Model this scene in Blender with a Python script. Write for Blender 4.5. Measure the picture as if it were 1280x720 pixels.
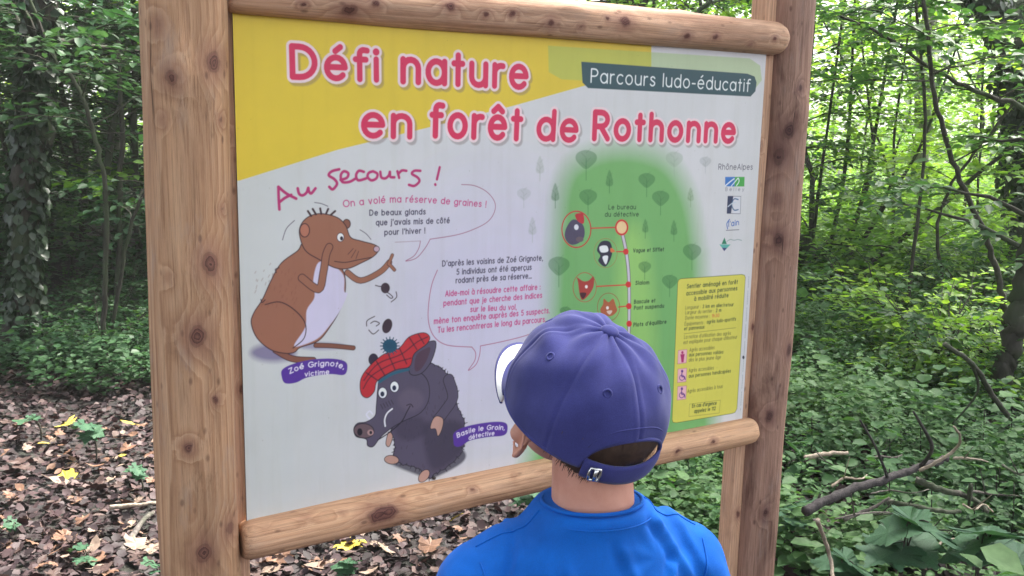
import bpy, bmesh, math, random
import numpy as np
from mathutils import Vector, Matrix, Euler

random.seed(7)
RNG = np.random.default_rng(7)
S = bpy.context.scene
COL = S.collection
for o in list(bpy.data.objects):
    bpy.data.objects.remove(o)

# ------------------------------------------------------------------ camera
CAMZ = 1.45
F_PX = 1173.0
ROT = np.array([[0.99976367, 0.02173955, 0.0],
                [0.00371619, -0.17090100, 0.98528120],
                [0.02141957, -0.98504835, -0.17094140]])   # image axes (x right, y down, z forward) to world
cam_d = bpy.data.cameras.new('camera')
cam_d.sensor_width = 36.0
cam_d.lens = F_PX / 1280 * 36.0
cam_d.clip_start = 0.05
cam_d.clip_end = 600
cam = bpy.data.objects.new('camera', cam_d)
COL.objects.link(cam)
cam.matrix_world = Matrix(((ROT[0, 0], -ROT[0, 1], -ROT[0, 2], 0),
                           (ROT[1, 0], -ROT[1, 1], -ROT[1, 2], 0),
                           (ROT[2, 0], -ROT[2, 1], -ROT[2, 2], CAMZ),
                           (0, 0, 0, 1)))
S.camera = cam

# ------------------------------------------------------------------ light
SUN_EL, SUN_AZ = math.radians(60), math.radians(48)
w = bpy.data.worlds.new('World')
S.world = w
w.use_nodes = True
nt = w.node_tree
nt.nodes.clear()
sky = nt.nodes.new('ShaderNodeTexSky')
sky.sky_type = 'NISHITA'
sky.sun_disc = False
sky.sun_elevation = SUN_EL
sky.sun_rotation = SUN_AZ
sky.air_density = 1.0
sky.dust_density = 4.0
hs = nt.nodes.new('ShaderNodeHueSaturation')
hs.inputs['Saturation'].default_value = 0.30
hs.inputs['Value'].default_value = 1.25
bg = nt.nodes.new('ShaderNodeBackground')
bg.inputs['Strength'].default_value = 0.15
wo = nt.nodes.new('ShaderNodeOutputWorld')
nt.links.new(sky.outputs[0], hs.inputs['Color'])
nt.links.new(hs.outputs[0], bg.inputs['Color'])
nt.links.new(bg.outputs[0], wo.inputs[0])
sd = bpy.data.lights.new('sun', 'SUN')
sd.energy = 4.6
sd.angle = math.radians(18)
sd.color = (1.0, 0.95, 0.86)
sun = bpy.data.objects.new('sun', sd)
COL.objects.link(sun)
sdir = Vector((math.sin(SUN_AZ) * math.cos(SUN_EL), math.cos(SUN_AZ) * math.cos(SUN_EL), math.sin(SUN_EL)))
sun.rotation_euler = sdir.to_track_quat('Z', 'Y').to_euler()
sun.location = (6, 10, 14)

S.view_settings.view_transform = 'Standard'
S.view_settings.look = 'None'
S.view_settings.gamma = 1
S.view_settings.exposure = 1.78
S.cycles.max_bounces = 10
S.cycles.diffuse_bounces = 7
S.cycles.transmission_bounces = 8
S.cycles.glossy_bounces = 2
S.cycles.use_denoising = True
S.cycles.caustics_reflective = False
S.cycles.caustics_refractive = False

# ------------------------------------------------------------------ helpers
def ray(px, py):
    return ROT @ np.array([px - 640.0, py - 360.0, F_PX])

def at(px, py, Y):
    """world point on the plane y=Y seen at the photo pixel"""
    r = ray(px, py)
    k = Y / r[1]
    return np.array([r[0] * k, Y, CAMZ + r[2] * k])

def gz(x, y):
    x = np.asarray(x, float); y = np.asarray(y, float)
    h = 0.020 * np.sin(x * 1.9 + 0.7) * np.cos(y * 1.6) + 0.014 * np.sin(x * 4.3 + y * 3.1) + 0.008 * np.sin(7.3 * x - 5.1 * y)
    far = np.clip((np.hypot(x, y) - 7) / 25, 0, 1)
    return h + far * (0.35 * np.sin(x * 0.21 + 1.0) * np.cos(y * 0.17) + 0.25)

def ground_at(px, py):
    r = ray(px, py)
    k = -CAMZ / r[2]
    return np.array([r[0] * k, r[1] * k, float(gz(r[0] * k, r[1] * k))])

def tag(o, label=None, cat=None, group=None, kind=None):
    if label: o['label'] = label
    if cat: o['category'] = cat
    if group: o['group'] = group
    if kind: o['kind'] = kind
    return o

def empty(name, loc=(0, 0, 0), rz=0.0):
    o = bpy.data.objects.new(name, None)
    o.empty_display_size = 0.1
    o.location = loc
    o.rotation_euler = (0, 0, rz)
    COL.objects.link(o)
    return o

def link(name, me, parent=None, loc=None, rot=None):
    o = bpy.data.objects.new(name, me)
    COL.objects.link(o)
    if parent is not None: o.parent = parent
    if loc is not None: o.location = loc
    if rot is not None: o.rotation_euler = rot
    return o

def mesh_np(name, V, faces, mats, smooth=True, attr=None, matidx=None):
    """V (n,3); faces list of (m,k) int arrays"""
    me = bpy.data.meshes.new(name)
    V = np.asarray(V, np.float32)
    me.vertices.add(len(V))
    me.vertices.foreach_set('co', V.ravel())
    idx = np.concatenate([np.asarray(f, np.int32).ravel() for f in faces if len(f)])
    tot = np.concatenate([np.full(len(f), np.asarray(f).shape[1], np.int32) for f in faces if len(f)])
    start = np.concatenate([[0], np.cumsum(tot)[:-1]]).astype(np.int32)
    me.loops.add(len(idx))
    me.loops.foreach_set('vertex_index', idx)
    me.polygons.add(len(tot))
    me.polygons.foreach_set('loop_start', start)
    me.polygons.foreach_set('loop_total', tot)
    me.polygons.foreach_set('use_smooth', np.full(len(tot), smooth))
    for m in (mats if isinstance(mats, (list, tuple)) else [mats]):
        me.materials.append(m)
    if matidx is not None:
        me.polygons.foreach_set('material_index', np.asarray(matidx, np.int32))
    me.update(calc_edges=True)
    if attr is not None:
        a = me.attributes.new('rnd', 'FLOAT', 'POINT')
        a.data.foreach_set('value', np.asarray(attr, np.float32))
    me.validate()
    return me

class MB:
    """collects quads/tris"""
    def __init__(s):
        s.V = []; s.F = {3: [], 4: []}; s.n = 0; s.A = []
    def add(s, V, F, a=0.5):
        V = np.asarray(V, float).reshape(-1, 3)
        for f in F:
            f = np.asarray(f)
            if len(f): s.F[f.shape[1]].append(f + s.n)
        s.V.append(V)
        s.A.append(np.broadcast_to(np.asarray(a, float), (len(V),)).copy())
        s.n += len(V)
    def tube(s, pts, rad, n=8, wob=0.0, caps=True, a=0.5):
        P = np.asarray(pts, float); m = len(P)
        rad = np.broadcast_to(np.asarray(rad, float), (m,))
        T = np.gradient(P, axis=0); T /= np.linalg.norm(T, axis=1)[:, None] + 1e-12
        ref = np.array([0, 0, 1.0]) if abs(T[0, 2]) < 0.9 else np.array([1.0, 0, 0])
        N = np.cross(T[0], ref); N /= np.linalg.norm(N)
        Vs = []
        for i in range(m):
            N = N - N.dot(T[i]) * T[i]; N /= np.linalg.norm(N) + 1e-12
            B = np.cross(T[i], N)
            th = np.arange(n) * 2 * np.pi / n
            r = rad[i] * (1 + wob * RNG.normal(size=n))
            Vs.append(P[i] + r[:, None] * (np.cos(th)[:, None] * N + np.sin(th)[:, None] * B))
        V = np.concatenate(Vs)
        i, j = np.meshgrid(np.arange(m - 1), np.arange(n), indexing='ij')
        i = i.ravel(); j = j.ravel(); k = (j + 1) % n
        Q = np.stack([i * n + j, i * n + k, (i + 1) * n + k, (i + 1) * n + j], 1)
        F = [Q]
        if caps:
            V = np.concatenate([V, P[:1], P[-1:]])
            j = np.arange(n); k = (j + 1) % n
            F.append(np.stack([np.full(n, m * n), k, j], 1))
            F.append(np.stack([np.full(n, m * n + 1), (m - 1) * n + j, (m - 1) * n + k], 1))
        s.add(V, F, a)
    def mesh(s, name, mat, smooth=True, attr=True):
        fs = [np.concatenate(s.F[k]) for k in (4, 3) if s.F[k]]
        return mesh_np(name, np.concatenate(s.V), fs, mat, smooth, np.concatenate(s.A) if attr else None)

def catmull(pts, n=6, closed=False):
    P = np.asarray(pts, float)
    m = len(P)
    if closed:
        g = lambda i: P[i % m]; segs = m
    else:
        g = lambda i: P[min(max(i, 0), m - 1)]; segs = m - 1
    out = []
    for i in range(segs):
        p0, p1, p2, p3 = g(i - 1), g(i), g(i + 1), g(i + 2)
        for t in np.arange(n) / n:
            out.append(0.5 * ((2 * p1) + (-p0 + p2) * t + (2 * p0 - 5 * p1 + 4 * p2 - p3) * t * t + (-p0 + 3 * p1 - 3 * p2 + p3) * t ** 3))
    if not closed: out.append(P[-1])
    return np.array(out)

# ------------------------------------------------------------------ materials
def newmat(name):
    m = bpy.data.materials.new(name)
    m.use_nodes = True
    nt = m.node_tree
    nt.nodes.clear()
    out = nt.nodes.new('ShaderNodeOutputMaterial')
    return m, nt, out

def N(nt, t, **kw):
    n = nt.nodes.new(t)
    for k, v in kw.items():
        if k in n.inputs: n.inputs[k].default_value = v
        else: setattr(n, k, v)
    return n

def ramp(nt, stops):
    r = nt.nodes.new('ShaderNodeValToRGB')
    e = r.color_ramp.elements
    while len(e) < len(stops): e.new(0.5)
    for i, (p, c) in enumerate(stops):
        e[i].position = p
        e[i].color = (*c, 1) if len(c) == 3 else c
    return r

def lin(c):
    c = np.asarray(c, float) / 255.0
    return tuple(np.where(c <= 0.04045, c / 12.92, ((c + 0.055) / 1.055) ** 2.4))

def leaf_mat(name, stops, trans=0.35, tcol=None, rough=0.5, spec=0.35):
    """stops: colours picked by the leaf's own random number"""
    m, nt, out = newmat(name)
    L = nt.links
    at_ = N(nt, 'ShaderNodeAttribute'); at_.attribute_name = 'rnd'
    oi = N(nt, 'ShaderNodeObjectInfo')
    ad = N(nt, 'ShaderNodeMath', operation='MULTIPLY_ADD')
    L.new(oi.outputs['Random'], ad.inputs[0]); ad.inputs[1].default_value = 0.16
    L.new(at_.outputs['Fac'], ad.inputs[2])
    r = ramp(nt, [(i / (len(stops) - 1) * 1.0, s) for i, s in enumerate(stops)])
    L.new(ad.outputs[0], r.inputs[0])
    no = N(nt, 'ShaderNodeTexNoise', Scale=45.0, Detail=3.0)
    tc = N(nt, 'ShaderNodeTexCoord')
    L.new(tc.outputs['Object'], no.inputs['Vector'])
    mx = N(nt, 'ShaderNodeMix', data_type='RGBA', blend_type='MULTIPLY')
    mx.inputs[0].default_value = 0.5
    L.new(r.outputs[0], mx.inputs[6])
    r2 = ramp(nt, [(0.3, (0.55, 0.6, 0.5)), (0.7, (1.25, 1.2, 1.2))])
    L.new(no.outputs[0], r2.inputs[0]); L.new(r2.outputs[0], mx.inputs[7])
    p = N(nt, 'ShaderNodeBsdfPrincipled', Roughness=rough)
    p.inputs['Specular IOR Level'].default_value = spec
    L.new(mx.outputs[2], p.inputs['Base Color'])
    if trans > 0:
        t = N(nt, 'ShaderNodeBsdfTranslucent')
        m2 = N(nt, 'ShaderNodeMix', data_type='RGBA', blend_type='MULTIPLY')
        m2.inputs[0].default_value = 1.0
        L.new(mx.outputs[2], m2.inputs[6])
        m2.inputs[7].default_value = (*(tcol or (1.9, 1.9, 0.8)), 1)
        L.new(m2.outputs[2], t.inputs['Color'])
        ms = N(nt, 'ShaderNodeMixShader'); ms.inputs[0].default_value = trans
        L.new(p.outputs[0], ms.inputs[1]); L.new(t.outputs[0], ms.inputs[2])
        L.new(ms.outputs[0], out.inputs[0])
    else:
        L.new(p.outputs[0], out.inputs[0])
    return m

def bark_mat(name, c1, c2, sc=14, moss=None):
    m, nt, out = newmat(name)
    L = nt.links
    tc = N(nt, 'ShaderNodeTexCoord')
    mp = N(nt, 'ShaderNodeMapping'); mp.inputs['Scale'].default_value = (sc, sc, sc * 0.25)
    L.new(tc.outputs['Object'], mp.inputs[0])
    no = N(nt, 'ShaderNodeTexNoise', Scale=2.0, Detail=8.0, Roughness=0.65)
    L.new(mp.outputs[0], no.inputs['Vector'])
    r = ramp(nt, [(0.32, c1), (0.68, c2)])
    L.new(no.outputs[0], r.inputs[0])
    col = r.outputs[0]
    if moss:
        n2 = N(nt, 'ShaderNodeTexNoise', Scale=3.5, Detail=5.0)
        L.new(tc.outputs['Object'], n2.inputs['Vector'])
        r2 = ramp(nt, [(0.45, (0, 0, 0)), (0.58, (1, 1, 1))])
        L.new(n2.outputs[0], r2.inputs[0])
        mx = N(nt, 'ShaderNodeMix', data_type='RGBA')
        L.new(r2.outputs[0], mx.inputs[0]); L.new(col, mx.inputs[6]); mx.inputs[7].default_value = (*moss, 1)
        col = mx.outputs[2]
    p = N(nt, 'ShaderNodeBsdfPrincipled', Roughness=0.85)
    L.new(col, p.inputs['Base Color'])
    b = N(nt, 'ShaderNodeBump', Strength=0.7, Distance=0.01)
    L.new(no.outputs[0], b.inputs['Height']); L.new(b.outputs[0], p.inputs['Normal'])
    L.new(p.outputs[0], out.inputs[0])
    return m

def wood_mat(name, light, mid, dark, knotc, seed=0.0, ring=110.0, kpos=(), stain=0.3, grey=0.25):
    """debarked softwood: growth rings cut by the surface, knots at kpos (x, y, z, radius), checks, weather stains"""
    m, nt, out = newmat(name)
    L = nt.links
    def math_(op, a, b=None, c=None):
        n = N(nt, 'ShaderNodeMath', operation=op)
        for i, v in enumerate((a, b, c)):
            if v is None: continue
            if isinstance(v, (int, float)): n.inputs[i].default_value = v
            else: L.new(v, n.inputs[i])
        return n.outputs[0]
    def maprange(v, a, b, c, d, smooth=True):
        n = N(nt, 'ShaderNodeMapRange')
        if smooth: n.interpolation_type = 'SMOOTHSTEP'
        L.new(v, n.inputs[0])
        for i, q in enumerate((a, b, c, d)): n.inputs[i + 1].default_value = q
        return n.outputs[0]
    def mapped(vec, sc):
        n = N(nt, 'ShaderNodeMapping'); n.inputs['Scale'].default_value = sc; L.new(vec, n.inputs[0]); return n.outputs[0]
    def noise(vec, scale=1.0, detail=2.0, rough=.5, dist=0.0):
        n = N(nt, 'ShaderNodeTexNoise', Scale=scale, Detail=detail, Roughness=rough, Distortion=dist); L.new(vec, n.inputs['Vector']); return n.outputs[0]
    def mult(fac, a, b, mode='MULTIPLY'):
        n = N(nt, 'ShaderNodeMix', data_type='RGBA', blend_type=mode)
        if isinstance(fac, (int, float)): n.inputs[0].default_value = fac
        else: L.new(fac, n.inputs[0])
        L.new(a, n.inputs[6])
        if isinstance(b, tuple): n.inputs[7].default_value = (*b, 1)
        else: L.new(b, n.inputs[7])
        return n.outputs[2]
    def rmp(v, stops):
        r = ramp(nt, stops); L.new(v, r.inputs[0]); return r.outputs[0]
    tc = N(nt, 'ShaderNodeTexCoord')
    off = N(nt, 'ShaderNodeVectorMath', operation='ADD'); off.inputs[1].default_value = (0, 0, seed)
    L.new(tc.outputs['Object'], off.inputs[0]); O = off.outputs[0]
    wob = N(nt, 'ShaderNodeTexNoise', Scale=60.0, Detail=3.0); L.new(tc.outputs['Object'], wob.inputs['Vector'])
    wv = N(nt, 'ShaderNodeVectorMath', operation='MULTIPLY_ADD'); wv.inputs[1].default_value = (.012, .012, .012)
    L.new(wob.outputs['Color'], wv.inputs[0]); L.new(tc.outputs['Object'], wv.inputs[2])
    dist = None
    for (x_, y_, z_, r_) in kpos:
        r_ *= 1.12
        sb = N(nt, 'ShaderNodeVectorMath', operation='SUBTRACT'); sb.inputs[1].default_value = (x_ + .006, y_ + .006, z_ + .006); L.new(wv.outputs[0], sb.inputs[0])
        sc_ = N(nt, 'ShaderNodeVectorMath', operation='MULTIPLY'); sc_.inputs[1].default_value = (1 / r_, .8 / r_, .72 / r_); L.new(sb.outputs[0], sc_.inputs[0])
        ln = N(nt, 'ShaderNodeVectorMath', operation='LENGTH'); L.new(sc_.outputs[0], ln.inputs[0])
        dist = ln.outputs['Value'] if dist is None else math_('SMOOTH_MIN', dist, ln.outputs['Value'], 1.6)
    core = maprange(dist, .35, 1.0, 1, 0); halo = maprange(dist, .4, 3.0, 1, 0); soft = maprange(dist, .8, 2.2, 1, 0)
    nl = noise(mapped(O, (6, 6, .8)), 1, 2)
    mf = mapped(O, (1, 1, .02))
    sh = N(nt, 'ShaderNodeVectorMath', operation='ADD'); sh.inputs[1].default_value = (0.03, 0.035, -seed * 0.02); L.new(mf, sh.inputs[0])
    ln = N(nt, 'ShaderNodeVectorMath', operation='LENGTH'); L.new(sh.outputs[0], ln.inputs[0])
    nf = noise(mapped(O, (24, 24, 2.2)), 1, 4, .6)
    r0 = math_('MULTIPLY_ADD', nl, .050, ln.outputs['Value'])
    r0 = math_('MULTIPLY_ADD', nf, .010, r0)
    r0 = math_('MULTIPLY_ADD', halo, .020, r0)
    fr = math_('FRACT', math_('MULTIPLY', r0, ring))
    deep = tuple(.55 * a + .45 * b for a, b in zip(mid, dark))
    col = rmp(fr, [(0.0, light), (0.62, mid), (0.84, deep), (0.93, mid), (1.0, light)])
    # rings fade in and out over the surface
    fade = maprange(noise(mapped(O, (9, 9, 1.6)), 1, 3), .35, .60, .30, 1.0)
    base = rmp(noise(mapped(O, (14, 14, 1.2)), 1, 5, .6), [(.34, deep), (.5, mid), (.66, light)])
    n_ = N(nt, 'ShaderNodeMix', data_type='RGBA'); L.new(fade, n_.inputs[0]); L.new(base, n_.inputs[6]); L.new(col, n_.inputs[7]); col = n_.outputs[2]
    fib = noise(mapped(O, (330, 330, 7)), 1, 5, .75)
    col = mult(.85, col, rmp(fib, [(.30, (.50, .45, .42)), (.5, (1, 1, 1)), (.72, (1.22, 1.2, 1.18))]))
    stn = noise(mapped(O, (11, 11, 3.0)), 1, 6, .68, .5)
    col = mult(stain, col, rmp(stn, [(.33, (.42, .36, .36)), (.50, (1, 1, 1)), (.75, (1.12, 1.08, 1.0))]))
    gr_ = noise(mapped(O, (17, 17, 5)), 1, 7, .7)
    gm = math_('MULTIPLY', maprange(gr_, .52, .72, 0, 1), grey)
    col = mult(gm, col, (.34, .30, .29), 'MIX')
    col = mult(math_('MULTIPLY', soft, .42), col, tuple(c * 1.8 for c in knotc), 'MIX')
    ringk = math_('FRACT', math_('MULTIPLY', dist, 4.2))
    kc = rmp(ringk, [(0, tuple(c * 1.5 for c in knotc)), (.6, knotc), (1, tuple(c * .45 for c in knotc))])
    n_ = N(nt, 'ShaderNodeMix', data_type='RGBA'); L.new(core, n_.inputs[0]); L.new(col, n_.inputs[6]); L.new(kc, n_.inputs[7]); col = n_.outputs[2]
    # pin knots and insect specks
    vs = N(nt, 'ShaderNodeTexVoronoi', Scale=1.0); L.new(mapped(O, (30, 30, 15)), vs.inputs['Vector'])
    sp = maprange(vs.outputs['Distance'], .06, .15, .55, 0, False)
    col = mult(sp, col, tuple(c * .7 for c in knotc), 'MIX')
    # drying checks: long thin dark splits
    ck = noise(mapped(O, (75, 75, 1.3)), 1, 3, .6)
    ckm = noise(mapped(O, (5, 5, 1.1)), 1, 1)
    ck2 = math_('ADD', ck, maprange(ckm, .45, .60, .10, 0))
    rc = rmp(ck2, [(0, (.05, .03, .03)), (.285, (.10, .06, .05)), (.315, (1, 1, 1))])
    col = mult(.88, col, rc)
    p = N(nt, 'ShaderNodeBsdfPrincipled', Roughness=0.68)
    p.inputs['Specular IOR Level'].default_value = 0.22
    L.new(col, p.inputs['Base Color'])
    h = math_('ADD', math_('MULTIPLY', fr, .5), math_('MULTIPLY', fib, 1.3))
    h = math_('ADD', h, math_('MULTIPLY', rc, 1.6)); h = math_('SUBTRACT', h, math_('MULTIPLY', sp, 1.0)); h = math_('ADD', h, math_('MULTIPLY', core, .8))
    b = N(nt, 'ShaderNodeBump', Strength=0.38, Distance=0.0022)
    L.new(h, b.inputs['Height']); L.new(b.outputs[0], p.inputs['Normal'])
    L.new(p.outputs[0], out.inputs[0])
    return m

def plain_mat(name, col, rough=0.5, noise=None, nscale=80, bump=0.0, spec=0.4, sss=0.0, metal=0.0, bdist=0.001):
    m, nt, out = newmat(name)
    L = nt.links
    p = N(nt, 'ShaderNodeBsdfPrincipled', Roughness=rough, Metallic=metal)
    p.inputs['Specular IOR Level'].default_value = spec
    tc = N(nt, 'ShaderNodeTexCoord')
    no = N(nt, 'ShaderNodeTexNoise', Scale=float(nscale), Detail=5.0, Roughness=0.6)
    L.new(tc.outputs['Object'], no.inputs['Vector'])
    c2 = noise or tuple(c * 0.8 for c in col)
    r = ramp(nt, [(0.3, c2), (0.7, col)])
    L.new(no.outputs[0], r.inputs[0]); L.new(r.outputs[0], p.inputs['Base Color'])
    if bump:
        b = N(nt, 'ShaderNodeBump', Strength=bump, Distance=bdist)
        L.new(no.outputs[0], b.inputs['Height']); L.new(b.outputs[0], p.inputs['Normal'])
    if sss:
        p.inputs['Subsurface Weight'].default_value = sss
        p.inputs['Subsurface Radius'].default_value = (0.01, 0.004, 0.002)
    L.new(p.outputs[0], out.inputs[0])
    return m

def cloth_mat(name, col, col2, weave=900, rough=0.85, sheen=0.3, fold=0.0):
    m, nt, out = newmat(name)
    L = nt.links
    tc = N(nt, 'ShaderNodeTexCoord')
    no = N(nt, 'ShaderNodeTexNoise', Scale=float(weave), Detail=2.0)
    L.new(tc.outputs['Object'], no.inputs['Vector'])
    nb = N(nt, 'ShaderNodeTexNoise', Scale=22.0, Detail=5.0, Roughness=0.6)
    L.new(tc.outputs['Object'], nb.inputs['Vector'])
    r = ramp(nt, [(0.3, col2), (0.7, col)])
    L.new(nb.outputs[0], r.inputs[0])
    mx = N(nt, 'ShaderNodeMix', data_type='RGBA', blend_type='MULTIPLY'); mx.inputs[0].default_value = 0.5
    r2 = ramp(nt, [(0.35, (0.7, 0.7, 0.7)), (0.65, (1.15, 1.15, 1.15))])
    L.new(no.outputs[0], r2.inputs[0]); L.new(r.outputs[0], mx.inputs[6]); L.new(r2.outputs[0], mx.inputs[7])
    p = N(nt, 'ShaderNodeBsdfPrincipled', Roughness=rough)
    p.inputs['Specular IOR Level'].default_value = 0.2
    p.inputs['Sheen Weight'].default_value = sheen
    L.new(mx.outputs[2], p.inputs['Base Color'])
    nf = N(nt, 'ShaderNodeTexNoise', Scale=8.0, Detail=1.5, Distortion=0.9)
    L.new(tc.outputs['Object'], nf.inputs['Vector'])
    b0 = N(nt, 'ShaderNodeBump', Strength=fold, Distance=0.012)
    L.new(nf.outputs[0], b0.inputs['Height'])
    b = N(nt, 'ShaderNodeBump', Strength=0.25, Distance=0.0006)
    L.new(no.outputs[0], b.inputs['Height']); L.new(b0.outputs[0], b.inputs['Normal']); L.new(b.outputs[0], p.inputs['Normal'])
    L.new(p.outputs[0], out.inputs[0])
    return m

# ------------------------------------------------------------------ printed face of the board (drawn in code)
PC = np.array([[292, 12.5], [955, 67], [925, 525], [310, 649]], float)     # seen corners of the board
BW, BH = 1.385, 1.0
TW, TH = 2216, 1600

def homography(src, dst):
    A = []
    for (x, y), (u, v) in zip(src, dst):
        A.append([x, y, 1, 0, 0, 0, -u * x, -u * y, -u])
        A.append([0, 0, 0, x, y, 1, -v * x, -v * y, -v])
    _, _, vt = np.linalg.svd(np.array(A))
    return vt[-1].reshape(3, 3)

HM = homography(PC, np.array([[0, 0], [TW, 0], [TW, TH], [0, TH]], float))
def tx(p):
    p = np.asarray(p, float).reshape(-1, 2)
    q = np.c_[p, np.ones(len(p))] @ HM.T
    return q[:, :2] / q[:, 2:3]

IMG = np.zeros((TH, TW, 3), np.float32)
IMG[:] = np.array(lin((205, 204, 209)))

def _bbox(P, pad):
    x0 = max(int(P[:, 0].min() - pad), 0); x1 = min(int(P[:, 0].max() + pad) + 2, TW)
    y0 = max(int(P[:, 1].min() - pad), 0); y1 = min(int(P[:, 1].max() + pad) + 2, TH)
    return x0, x1, y0, y1

def _segdist(X, Y, a, b):
    d = b - a; L2 = d @ d + 1e-9
    t = np.clip(((X - a[0]) * d[0] + (Y - a[1]) * d[1]) / L2, 0, 1)
    return (X - a[0] - t * d[0]) ** 2 + (Y - a[1] - t * d[1]) ** 2

def _put(x0, x1, y0, y1, a, col):
    c = np.array(lin(col), np.float32)
    IMG[y0:y1, x0:x1] += (c - IMG[y0:y1, x0:x1]) * a[..., None].astype(np.float32)

def stroke_t(P, wd, col, alpha=1.0, soft=1.0):
    """stroke in texture pixels"""
    x0, x1, y0, y1 = _bbox(P, wd + soft + 2)
    if x1 <= x0 or y1 <= y0: return
    X, Y = np.meshgrid(np.arange(x0, x1), np.arange(y0, y1))
    D = np.full(X.shape, 1e12)
    if len(P) == 1: D = (X - P[0, 0]) ** 2 + (Y - P[0, 1]) ** 2
    for i in range(len(P) - 1): D = np.minimum(D, _segdist(X, Y, P[i], P[i + 1]))
    a = np.clip((wd / 2 - np.sqrt(D)) / soft + 0.5, 0, 1) * alpha
    _put(x0, x1, y0, y1, a, col)

PXS = 3.2       # texture pixels per photo pixel, roughly, for line widths
def line(pts, wd, col, alpha=1.0, smooth=True, closed=False):
    p = catmull(pts, 5, closed) if smooth and len(pts) > 2 else np.asarray(pts, float)
    if closed: p = np.concatenate([p, p[:1]])
    stroke_t(tx(p), wd * PXS, col, alpha)

def fill(pts, col, alpha=1.0, smooth=True, soft=1.0, out=None, ow=1.0):
    p = catmull(pts, 5, True) if smooth else np.asarray(pts, float)
    P = tx(p)
    x0, x1, y0, y1 = _bbox(P, soft + 2)
    if x1 <= x0 or y1 <= y0: return
    X, Y = np.meshgrid(np.arange(x0, x1, dtype=np.float32), np.arange(y0, y1, dtype=np.float32))
    D = np.full(X.shape, 1e12, np.float32); ins = np.zeros(X.shape, bool)
    for i in range(len(P)):
        a, b = P[i], P[(i + 1) % len(P)]
        D = np.minimum(D, _segdist(X, Y, a, b))
        if a[1] != b[1]:
            c = (Y >= min(a[1], b[1])) & (Y < max(a[1], b[1]))
            xi = a[0] + (Y - a[1]) * (b[0] - a[0]) / (b[1] - a[1])
            ins ^= c & (X < xi)
    d = np.sqrt(D) * np.where(ins, 1, -1)
    _put(x0, x1, y0, y1, np.clip(d / soft + 0.5, 0, 1) * alpha, col)
    if out is not None: stroke_t(np.concatenate([P, P[:1]]), ow * PXS, out)

def ell(cx, cy, rx, ry, n=20, rot=0.0):
    t = np.arange(n) * 2 * np.pi / n
    c, s_ = math.cos(rot), math.sin(rot)
    x, y = rx * np.cos(t), ry * np.sin(t)
    return np.c_[cx + x * c - y * s_, cy + x * s_ + y * c]

def arc(cx, cy, rx, ry, a0, a1, n=12):
    t = np.radians(np.linspace(a0, a1, n))
    return [(cx + rx * math.cos(q), cy + ry * math.sin(q)) for q in t]

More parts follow.
